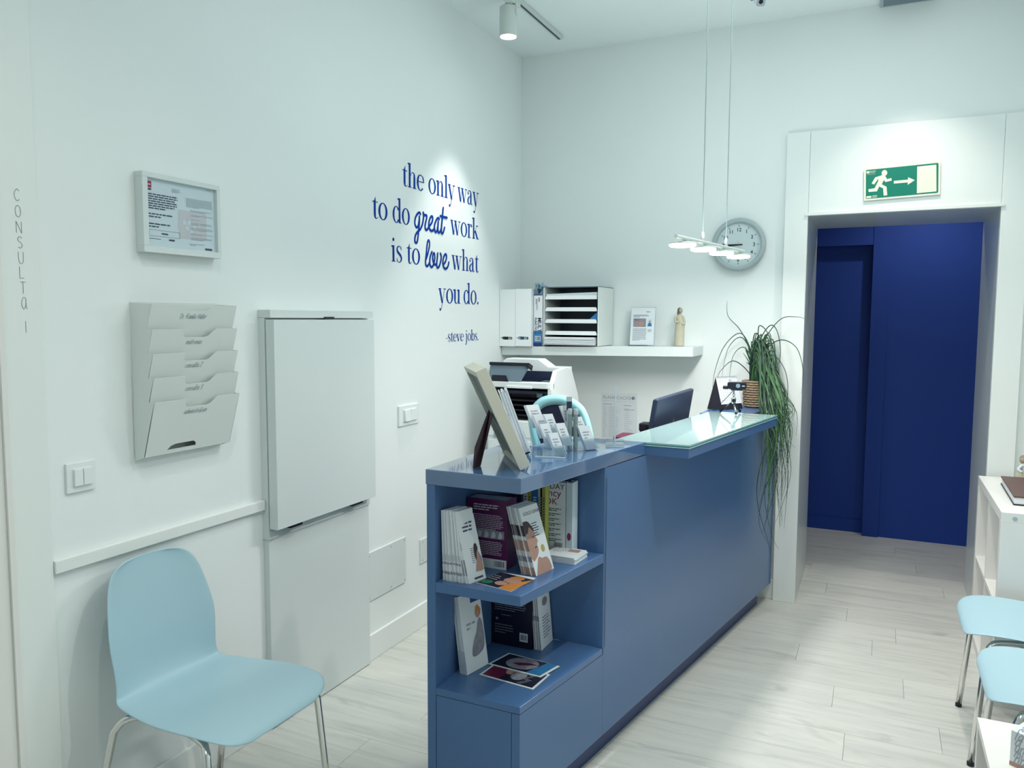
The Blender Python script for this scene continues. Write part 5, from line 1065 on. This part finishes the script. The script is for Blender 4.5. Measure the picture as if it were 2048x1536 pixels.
# info card in an acrylic stand
ic = thing('info_card', 'upright printed info sheet in a clear stand on the wall shelf', 'info card', (.78, -.11, zs(.78)))
z0 = zs(.78) + .0015; O = Vector((.712, -.100, z0)); U = Vector((.142, .004, 0)); V = Vector((0, .030, .208)).normalized()
MB().para(O, U, V * .216, U.cross(V).normalized() * -.0025).build('stand_sheet', 'acryl', ic); MB().para(O + Vector((0, -.02, 0)), U, (0, .08, 0), (0, 0, .003)).build('stand_foot', 'acryl', ic)
O2 = O + U.cross(V).normalized() * .0006; Un = U.normalized(); MB().para(O2 + Un * .004 + V * .004, Un * .134, V * .207, U.cross(V).normalized() * .0006).build('sheet', 'paper', ic); O3 = O2 + U.cross(V).normalized() * .0007
mb = MB(); text_lines(mb, .018, .172, .09, 3, .0055, .0024, O3, Un, V, 70, .1); text_lines(mb, .090, .190, .035, 1, .005, .003, O3, Un, V, 71, 0); text_lines(mb, .018, .095, .078, 12, .0058, .0018, O3, Un, V, 72, .06); text_lines(mb, .102, .090, .024, 3, .0055, .0018, O3, Un, V, 73, .2); mb.flat('printed_text', 'ink', ic)
MB().rect(.018, .104, .090, .152, O3, Un, V, .0003).flat('photo', 'prgrey', ic); MB().decal(ellp(.062, .122, .018, .012, 14), O3, Un, V, .0006).flat('photo_figure', 'skin', ic); MB().decal(ellp(.038, .128, .012, .009, 12), O3, Un, V, .0006).flat('photo_figure', 'skin', ic)
MB().rect(.098, .108, .124, .150, O3, Un, V, .0003).flat('portrait_backdrop', 'paperb', ic); MB().decal([(.099, .108), (.123, .108), (.120, .126), (.102, .126)], O3, Un, V, .0006).flat('portrait_scrubs', 'prblue', ic); MB().decal(ellp(.111, .133, .0055, .008, 12), O3, Un, V, .0006).flat('portrait_head', 'skin', ic)
# figurine of an expectant mother
st = thing('figurine', 'cream carved figurine of a pregnant woman on the wall shelf', 'figurine', (.998, -.12, zs(1.0)))
z0 = zs(1.0) + .0015; fx, fy = .998, -.120
rings = []
for h, rx, ry, dx in ((0, .0265, .023, 0), (.004, .027, .0235, 0), (.04, .0265, .022, 0), (.075, .0265, .022, .001), (.100, .0255, .021, .002), (.118, .0265, .0215, .004), (.130, .0255, .021, .005), (.142, .021, .019, .003), (.152, .0195, .0165, .001), (.160, .0185, .014, 0), (.166, .0135, .0105, 0), (.170, .007, .007, .001)):
    rings.append([(fx + dx + rx * math.cos(2 * math.pi * j / 20), fy + ry * math.sin(2 * math.pi * j / 20), z0 + h) for j in range(20)])
MB().loft(rings).build('gown', 'statue', st, smooth=True)
MB().tube(crom([(fx - .016, fy - .006, z0 + .160), (fx - .0225, fy - .012, z0 + .142), (fx - .014, fy - .020, z0 + .130), (fx + .006, fy - .0235, z0 + .131)], 5), [.0068] * 15 + [.005], 8).build('arm', 'statue', st, smooth=True); MB().tube(crom([(fx + .016, fy - .004, z0 + .160), (fx + .0255, fy - .008, z0 + .140), (fx + .0285, fy - .014, z0 + .124), (fx + .018, fy - .022, z0 + .118)], 5), [.0064] * 15 + [.005], 8).build('arm', 'statue', st, smooth=True)
MB().tube([(fx + .001, fy, z0 + .166), (fx + .004, fy - .001, z0 + .176)], .0058, 10).build('neck', 'statueskin', st, smooth=True); MB().ell((fx + .006, fy - .003, z0 + .190), .0105, .0110, .0140).build('head', 'statueskin', st, smooth=True)
MB().ell((fx - .001, fy + .002, z0 + .1925), .0135, .0128, .0145).ell((fx - .0075, fy + .003, z0 + .178), .0080, .0095, .018).build('hair', 'statuehair', st, smooth=True)

# clock
ck = thing('wall_clock', 'round grey wall clock with black numerals right of the shelf', 'clock', (1.281, 0, 1.895)); cc = (1.281, 0, 1.895); CR = .1385
MB().lathe([(CR - .004, -.001), (CR, -.012), (CR, -.038), (CR - .006, -.046), (CR - .018, -.047), (CR - .024, -.040), (CR - .026, -.030)], cc, 56, 'Y', caps=False).build('rim', 'silverp', ck, smooth=True)
MB().lathe([(.0, -.029), (CR - .024, -.0292)], cc, 56, 'Y').build('dial', mat('pale_clock_dial', (.60, .69, .70, 1), .4, noise=(5, .01)), ck)
O = (cc[0], -.0293, cc[2])
for i in range(1, 13):
    mb = MB(); a = R(90 - 30 * i); tv, tf = font_text(str(i), .026, 'CENTER', .018); mb.mesh2d((tv, tf), (O[0] + .079 * math.cos(a), O[1], O[2] + .079 * math.sin(a) - .009), XU, ZU, .0005); mb.flat('numeral', 'ink', ck); mb = MB()
    u_ = (math.cos(a), math.sin(a)); n_ = (-u_[1], u_[0]); mb.decal([(u_[0] * .094 - n_[0] * .0016, u_[1] * .094 - n_[1] * .0016), (u_[0] * .104 - n_[0] * .0016, u_[1] * .104 - n_[1] * .0016), (u_[0] * .104 + n_[0] * .0016, u_[1] * .104 + n_[1] * .0016), (u_[0] * .094 + n_[0] * .0016, u_[1] * .094 + n_[1] * .0016)], O, XU, ZU, .0005); mb.flat('hour_mark', 'ink', ck)
mb = MB()
for i in range(60):
    a = R(6 * i); u_ = (math.cos(a), math.sin(a)); n_ = (-u_[1] * .0005, u_[0] * .0005); mb.decal([(u_[0] * .099 - n_[0], u_[1] * .099 - n_[1]), (u_[0] * .104 - n_[0], u_[1] * .104 - n_[1]), (u_[0] * .104 + n_[0], u_[1] * .104 + n_[1]), (u_[0] * .099 + n_[0], u_[1] * .099 + n_[1])], O, XU, ZU, .0004)
mb.flat('minute_marks', 'greyink', ck)
MB().prism([(.020, -.0030), (.020, .0035), (-.085, .0030), (-.085, -.0010)], (O[0], -.0310, O[2]), XU, ZU, (0, -.001, 0)).build('minute_hand', 'black', ck); MB().prism([(.010, -.003), (.010, .003), (-.052, -.0015), (-.050, -.0075)], (O[0], -.0325, O[2]), XU, ZU, (0, -.001, 0)).build('hour_hand', 'black', ck)
MB().prism([(-.005, .022), (-.004, .022), (.022, -.088), (.021, -.088)], (O[0], -.0345, O[2]), XU, ZU, (0, -.0006, 0)).build('second_hand', 'gold', ck); MB().lathe([(.0, -.037), (.0035, -.0365), (.0035, -.030)], cc, 12, 'Y').build('hub', 'prred', ck)

# emergency exit sign
ex = thing('exit_sign', 'green emergency exit sign with running figure and arrow above doorway', 'sign', (2.04, -.034, 2.09))
ro = R(1.9); U = Vector((math.cos(ro), 0, math.sin(ro))); V = Vector((-math.sin(ro), -.010, math.cos(ro))).normalized(); O = Vector((1.879, -.0365, 2.0865)); SW, SH = .332, .158
Nf = U.cross(V).normalized()
MB().para(O, U * SW, V * SH, Nf * .0018).build('sign_plate', 'signw', ex, bev=.0004); O = O + Nf * .0018
MB().decal(rrect(.009, .009, SW - .009, SH - .009, .005), O, U, V, .0004).flat('green_field', 'green', ex)
def S(px, py): # pixel in the 2048-wide crop -> sign coordinates
    l = (160 - 30 * (py - 310) / 690.0); r = (1790 - 40 * (py - 195) / 690.0); u_ = (px - l) / (r - l); tpy = 310 - 110 * u_; bty = 1000 - 100 * u_
    v_ = (bty - py) / (bty - tpy); return (.006 + u_ * (SW - .014), .006 + v_ * (SH - .014))
wm = MB()
wm.decal([S(*p) for p in [(1320, 275), (1735, 245), (1710, 855), (1285, 885)]][::-1], O, U, V, .0008); wm.flat('door_symbol', 'signw', ex); wm = MB()
wm.decal([S(*p) for p in [(795, 585), (1105, 565), (1110, 510), (1255, 582), (1095, 685), (1100, 630), (788, 648)]][::-1], O, U, V, .0008); wm.flat('arrow_symbol', 'signw', ex); wm = MB()
hc = S(590, 395); wm.decal(ellp(hc[0], hc[1], .0125, .0145, 20), O, U, V, .0008)
for poly in ([(530, 445), (375, 490), (290, 630), (350, 655), (430, 545), (455, 535)], [(530, 445), (605, 462), (645, 540), (740, 515), (748, 575), (605, 605), (568, 560), (520, 655), (460, 705), (430, 600), (455, 535)], [(430, 600), (460, 705), (405, 815), (215, 825), (212, 760), (355, 740)], [(460, 705), (520, 655), (625, 715), (633, 910), (552, 922), (545, 750)]):
    p_ = [S(*p) for p in poly]; wm.decal(p_ if area(p_) > 0 else p_[::-1], O, U, V, .0008)
wm.flat('running_figure', 'signw', ex); wm = MB()
for a, b in (((185, 340), (255, 395)), ((265, 335), (395, 355)), ((265, 370), (385, 385)), ((190, 408), (385, 425)), ((160, 915), (275, 970)), ((295, 905), (405, 925)), ((295, 935), (400, 955))):
    p0, p1 = S(a[0], b[1]), S(b[0], a[1]); wm.rect(p0[0], p0[1], p1[0], p1[1], O, U, V, .0008)
wm.flat('small_marks', 'signw', ex)

# grey unit high on the wall and the ceiling camera
eu = thing('ceiling_unit', 'grey slim unit mounted where back wall meets ceiling', 'ceiling unit', (2.04, -.06, 3.0))
MB().box(1.914, 2.160, -.120, -.001, 3.012, 3.0295).build('housing', 'silverp', eu, bev=.004); MB().box(1.93, 2.145, -.110, -.02, 3.010, 3.012).build('grille', 'midgrey', eu)
sc_ = thing('security_camera', 'small white security camera with dark lens on the ceiling', 'camera', (1.41, -.50, CEIL))
MB().lathe([(.035, 0), (.035, -.012), (.022, -.020)], (1.395, -.52, CEIL), 20).build('ceiling_mount', 'plastw', sc_, smooth=False); MB().tube([(1.395, -.52, CEIL - .015), (1.405, -.51, CEIL - .050)], .010, 10).build('arm', 'plastw', sc_)
cd = Vector((.30, -.72, -.62)).normalized(); cr = Vector((.92, .38, 0)).normalized(); cu_ = cr.cross(cd).normalized(); cc2 = Vector((1.420, -.487, 2.958))
MB().prism(rrect(-.024, -.024, .024, .024, .011), cc2 - cd * .022, cr, cu_, cd * .044).build('camera_body', 'plastw', sc_, bev=.004); MB().prism(rrect(-.0205, -.0205, .0205, .0205, .010), cc2 + cd * .0222, cr, cu_, cd * .0012).build('face_plate', 'silverp', sc_); MB().prism(ellp(0, 0, .0098, .0098, 18), cc2 + cd * .0236, cr, cu_, cd * .0012).build('lens', 'black', sc_)
MB().tube(crom([(1.386, -.53, CEIL - .012), (1.372, -.53, CEIL - .05), (1.385, -.51, CEIL - .075), (1.405, -.497, CEIL - .062)], 6), .003, 6).build('cable', 'midgrey', sc_, smooth=True)

# =================================================================== LAMPS
tr = thing('light_track', 'white ceiling light track with a dark slot in the corner by the left wall', 'light track', (.343, -1.2, 3.01))
MB().box(.326, .360, -2.30, -.246, 3.0105, 3.0295).build('rail', 'lampw', tr, bev=.002); MB().box(.3385, .3475, -2.29, -.258, 3.0085, 3.0104).build('slot', 'darkgrey', tr)
def spot_lamp(x, y, label, tx=None, ang=60, energy=60, color=WARM, blend=.35, aim=None, name='track_spotlight', ztop=2.978, side=1, rad=.03, track=True):
    s = thing(name, label, 'spotlight', (x, y, ztop - .135), 0, 'track spotlights')
    MB().lathe([(.0, 0), (.036, 0), (.0425, -.005), (.0425, -.138), (.0405, -.140), (.038, -.138)], (x, y, ztop), 32, caps=False).build('can', 'lampw', s, smooth=False)
    MB().lathe([(.0, -.130), (.0375, -.134)], (x, y, ztop), 32).build('lens', 'spotglow', s); MB().lathe([(.0375, -.134), (.0405, -.1405), (.0425, -.1385)], (x, y, ztop), 32, caps=False).build('front_ring', 'lampw', s)
    if track:
        MB().box(x + .016 * side - .014, x + .016 * side + .026, y - .060, y + .050, ztop + .004, CEIL - .0195).build('adapter', 'lampw', s, bev=.003); MB().lathe([(.018, -.001), (.018, .012)], (x + .012 * side, y - .02, ztop), 16).build('swivel', 'lampw', s); MB().box(x + .036 * side, x + .046 * side, y - .010, y + .010, ztop - .045, ztop + .010).build('bracket', 'lampw', s)
    L_ = light('spot_beam', 'SPOT', (x, y, ztop - .150), energy, color, None, spot_size=R(ang), spot_blend=blend, shadow_soft_size=rad)
    if aim: d = (Vector(aim) - Vector((x, y, ztop - .15))).normalized(); L_.rotation_euler = d.to_track_quat('-Z', 'Y').to_euler()
    return s
spot_lamp(.318, -.85, 'white cylindrical spotlight on the ceiling track above the blue lettering', ang=66, energy=36, color=(1, .98, .94), blend=.55)
def downlight(x, y, label, energy, aim, ang=120, blend=1.0, color=WARM):
    CEIL = 2.6 if y > .66 else 3.03
    s = thing('recessed_downlight', label, 'downlight', (x, y, CEIL - .006), 0, 'recessed ceiling downlights')
    MB().lathe([(.040, -.001), (.046, -.006), (.040, -.0065)], (x, y, CEIL), 28, caps=False).build('trim_ring', 'lampw', s); MB().lathe([(.0, -.0035), (.040, -.0035)], (x, y, CEIL), 28, caps=False).build('lens', 'spotglow', s)
    L_ = light('downlight_beam', 'SPOT', (x, y, CEIL - .03), energy, color, None, spot_size=R(ang), spot_blend=blend, shadow_soft_size=.03)
    d = (Vector(aim) - Vector((x, y, CEIL - .03))).normalized(); L_.rotation_euler = d.to_track_quat('-Z', 'Y').to_euler()
    return s
downlight(2.07, -.42, 'recessed round downlight in the ceiling before the doorway', 38, (2.07, -.42, 0), 84, .85)
downlight(2.25, 1.10, 'added downlight that brightens the blue hall, recessed in its ceiling', 24, (2.25, 1.1, 0), 140, 1.0)  # extra lamp added out of view to lift the hall brightness
downlight(1.10, -3.30, 'recessed round downlight in the ceiling near the file rack', 24, (1.10, -3.2, 0), 125, .9)
downlight(2.10, -2.20, 'recessed round downlight in the ceiling over the right-hand chairs', 55, (2.1, -2.2, 0), 125, .9)

pd = thing('pendant_lamp', 'slim white bar pendant with four glowing discs over the counter', 'pendant lamp', (1.356, -1.11, 1.76))
b0_, b1_ = Vector((1.296, -1.490, 1.800)), Vector((1.417, -.735, 1.800)); bd_ = (b1_ - b0_).normalized()
MB().tube([b0_, b1_], .0075, 12).build('bar', 'lampw', pd, smooth=False)
for t_ in (.345, .70):
    p = b0_.lerp(b1_, t_); MB().tube([p + Vector((0, 0, .03)), (p.x, p.y, CEIL)], .0019, 6).build('suspension_wire', 'wire', pd); MB().lathe([(.006, .0), (.006, .030), (.003, .036)], (p.x, p.y, p.z + .004), 10).build('wire_grip', 'lampw', pd)
for i, t_ in enumerate((.135, .415, .69, .975)):
    p = b0_.lerp(b1_, t_) + Vector((-.016, .003, 0)); nk = MB().tube([p + Vector((.016, -.003, 0)), p + Vector((0, 0, -.014))], .008, 10).build('disc_stem', 'lampw', pd)
    MB().lathe([(.0, -.012), (.046, -.013), (.0490, -.015), (.0500, -.020)], tuple(p), 32).build('disc_body', 'lampw', pd, smooth=False); MB().lathe([(.0500, -.020), (.0485, -.027), (.044, -.030), (.0, -.0305)], tuple(p), 32).build('disc_diffuser', 'lampglow', pd, smooth=True)

pdl = light('pendant_beam', 'AREA', (1.345, -1.10, 1.765), 12, NEUT, (0, 0, R(-9.1)), shape='RECTANGLE', size=.09, size_y=.70)
light('pendant_uplight', 'AREA', (1.356, -1.11, 1.815), 2.8, COOL, (R(180), 0, R(9.1)), shape='RECTANGLE', size=.03, size_y=.70)
# =================================================================== CHAIRS
def make_chair(name, label):
    c = thing(name, label, 'chair', (0, 0, 0), 0, 'light blue shell chairs')
    # side profile (x forward, z), half width, edge lift, edge-forward
    prof = [(.262, .418, .120, .000), (.258, .428, .165, .000), (.240, .440, .196, .001), (.205, .448, .214, .002), (.150, .450, .222, .003), (.080, .446, .224, .005), (.000, .440, .218, .007), (-.080, .435, .204, .010), (-.145, .434, .190, .012),
            (-.178, .446, .181, .016), (-.195, .480, .177, .024), (-.204, .530, .179, .030), (-.213, .595, .184, .032), (-.228, .670, .174, .030), (-.242, .738, .158, .026), (-.251, .780, .134, .022), (-.255, .801, .100, .018), (-.256, .809, .070, .015)]
    P = crom(prof, 3); rows = []; NS = 17
    for i, p in enumerate(P):
        a = P[max(i - 1, 0)]; b = P[min(i + 1, len(P) - 1)]; d = Vector((b[0] - a[0], 0, b[1] - a[1])).normalized(); nrm = Vector((d.z, 0, -d.x)) if True else None
        row = []
        for j in range(NS):
            s_ = -1 + 2 * j / (NS - 1); row.append(Vector((p[0], p[2] * s_, p[1])) + nrm * (p[3] * abs(s_) ** 2.4))
        rows.append(row)
    mb = MB(); k = 0
    for r_ in rows: mb.v += r_
    for i in range(len(rows) - 1):
        for j in range(NS - 1): mb.f.append((i * NS + j, i * NS + j + 1, (i + 1) * NS + j + 1, (i + 1) * NS + j))
    o = mb.build('seat_shell', 'chairblue', c, smooth=True, local=True); so = o.modifiers.new('thick', 'SOLIDIFY'); so.thickness = .006; so.offset = -1; sb = o.modifiers.new('smooth', 'SUBSURF'); sb.levels = 1; sb.render_levels = 1
    for s_ in (-1, 1):
        path = [(.235, .225 * s_, .004), (.205, .206 * s_, .38), (.190, .196 * s_, .414), (.155, .180 * s_, .424), (.02, .150 * s_, .424), (-.085, .160 * s_, .424), (-.125, .185 * s_, .416), (-.150, .200 * s_, .385), (-.235, .235 * s_, .004)]
        pts = [Vector(path[0]), Vector(path[0]).lerp(Vector(path[1]), .5)] + crom(path[1:8], 6) + [Vector(path[7]).lerp(Vector(path[8]), .5), Vector(path[8])]
        MB().tube(pts, .0105, 12).build('leg_frame', 'chrome', c, smooth=True, local=True)
        for q_ in (path[0], path[8]): MB().lathe([(.0115, 0), (.0115, .012), (.010, .014)], (q_[0], q_[1], .0005), 12).build('foot_cap', 'black', c, local=True)
    MB().box(-.05, .10, -.16, .16, .420, .432).build('seat_bracket', 'black', c, local=True)
    MB().tube([(.10, -.165, .420), (.10, .165, .420)], .009, 8).build('cross_bar', 'black', c, local=True)
    return c
chA = make_chair('shell_chair', 'light blue shell chair with chrome legs against the left wall'); chA.location = (.300, -2.752, 0); chA.rotation_euler = (0, 0, R(-1)); chA['group'] = 'light blue shell chairs'
copy_thing(chA, (2.545, -1.150, 0), R(180), 'light blue shell chair at right, farther one, beside the cube shelf')
copy_thing(chA, (2.560, -1.662, 0), R(180), 'light blue shell chair at right, nearer one, beside the white cube table')

# =================================================================== RIGHT SIDE
ku = thing('cube_shelf', 'white open cube shelf unit standing right of the doorway', 'shelf unit', (2.62, -.475, 0))
X0, X1, Y0, Y1, HT_ = 2.424, 2.815, -.866, -.084, .770; T1 = .038
MB().box(X0, X1, Y0, Y1, HT_ - T1, HT_).build('top_board', 'lamin', ku, bev=.001); MB().box(X0, X1, Y0, Y1, 0, T1).build('bottom_board', 'lamin', ku, bev=.001)
MB().box(X0, X1, Y0, Y0 + T1, T1, HT_ - T1).build('side_board', 'lamin', ku, bev=.001); MB().box(X0, X1, Y1 - T1, Y1, T1, HT_ - T1).build('side_board', 'lamin', ku, bev=.001)
ym, zm = (Y0 + Y1) / 2, HT_ / 2; MB().box(X0 + .002, X1, ym - .008, ym + .008, T1, HT_ - T1).build('divider', 'lamin', ku)
for a, b in ((Y0 + T1, ym - .008), (ym + .008, Y1 - T1)): MB().box(X0 + .002, X1, a, b, zm - .008, zm + .008).build('shelf_board', 'lamin', ku)
MB().lathe([(.0, -.0012), (.0085, -.0010), (.0085, 0)], (X0 + .045, Y0, HT_ - .022), 14, 'Y').build('cap', 'silverp', ku)
bk = thing('notebook', 'thick brown-covered notebook lying on the cube shelf', 'book', (2.60, -.55, HT_))
O = Vector((2.520, -.300, HT_ + .0005)); U = Vector((.215, .0, 0)); V = Vector((-.010, -.30, 0)); O = Vector((2.482, -.715, HT_ + .0005)); V = Vector((.010, .45, 0)); U = Vector((.25, 0, 0))
MB().para(O, U, V, (0, 0, .005)).build('back_cover', 'black', bk, bev=.001); MB().para(O + Vector((.004, .004, .005)), U - Vector((.008, 0, 0)), V - Vector((0, .008, 0)), (0, 0, .026)).build('pages', 'paper', bk); MB().para(O + Vector((0, 0, .031)), U, V, (0, 0, .006)).build('front_cover', 'brown', bk, bev=.001)
fg = thing('seated_figurine', 'small pale seated figurine with brown hair on the cube shelf', 'figurine', (2.575, -.18, HT_)); gx, gy, gz = 2.578, -.190, HT_ + .0005
MB().ell((gx + .014, gy, gz + .030), .034, .030, .030).ell((gx - .004, gy - .012, gz + .030), .020, .020, .030).build('skirt', 'statue', fg, smooth=True); MB().ell((gx + .012, gy, gz + .070), .020, .017, .028).build('torso', 'paper', fg, smooth=True); MB().ell((gx + .004, gy - .004, gz + .104), .014, .014, .016).build('head', 'statueskin', fg, smooth=True); MB().ell((gx + .009, gy + .001, gz + .110), .018, .017, .017).build('hair', 'wicker', fg, smooth=True)
MB().tube(crom([(gx + .002, gy - .014, gz + .082), (gx - .014, gy - .022, gz + .064), (gx + .0, gy - .028, gz + .052)], 5), .006, 8).build('arm', 'paper', fg, smooth=True)
ctb = thing('cube_table', 'white open cube side table at the lower right corner', 'side table', (2.43, -2.2, 0))
TX0, TX1, TY0, TY1, TH = 2.250, 2.640, -2.410, -1.991, .450
MB().box(TX0, TX1, TY0, TY1, TH - .020, TH).build('top_board', 'lamin', ctb, bev=.001); MB().box(TX0, TX1, TY1 - .020, TY1, 0, TH - .020).build('side_board', 'lamin', ctb, bev=.001); MB().box(TX0, TX1, TY0, TY0 + .020, 0, TH - .020).build('side_board', 'lamin', ctb, bev=.001); MB().box(TX0 + .003, TX1, TY0 + .02, TY1 - .02, 0, .020).build('bottom_board', 'lamin', ctb); MB().box(TX1 - .012, TX1, TY0 + .02, TY1 - .02, .02, TH - .02).build('back_board', 'lamin', ctb)
tbx = thing('tissue_box', 'white box printed with grey script on the cube side table', 'box', (2.37, -2.13, TH)); O = Vector((2.302, -2.135, TH + .0005)); U = Vector((.105, -.060, 0)).normalized(); V = Vector((.060, .105, 0)).normalized()
O = Vector((2.2935, -2.217, TH + .0005))
MB().para(O, U * .12, V * .12, (0, 0, .085)).build('carton', 'paper', tbx, bev=.001); mb = MB()
for r_ in range(5):
    (v, f), wd = hand_text(['la consulta', 'a la mano', 'un dia solo', 'mucho amor', 'nada mas'][r_].replace('y', 'u'), .014, .0011, .3, .9); mb.mesh2d(([Vector((p.x * (.105 / wd), p.y * (.105 / wd), p.z)) for p in v], f), O + U * .008 + Vector((0, 0, .066 - r_ * .0145)) - V * .0002, U, ZU, .0006)
mb.flat('printed_script', 'greyink', tbx); MB().rect(0, 0, .12, .010, O - V * .0002, U, ZU, .0004).flat('pink_band', 'skin', tbx); mb = MB()
for r_ in range(5): (v, f), wd = hand_text('lola consulta', .012, .001, .3, .9); mb.mesh2d(([Vector((p.x * (.10 / wd), p.y * (.10 / wd), p.z)) for p in v], f), O + Vector((0, 0, .0855)) + U * .01 + V * (.012 + r_ * .02), U, V, .0005)
mb.flat('lid_script', 'greyink', tbx)
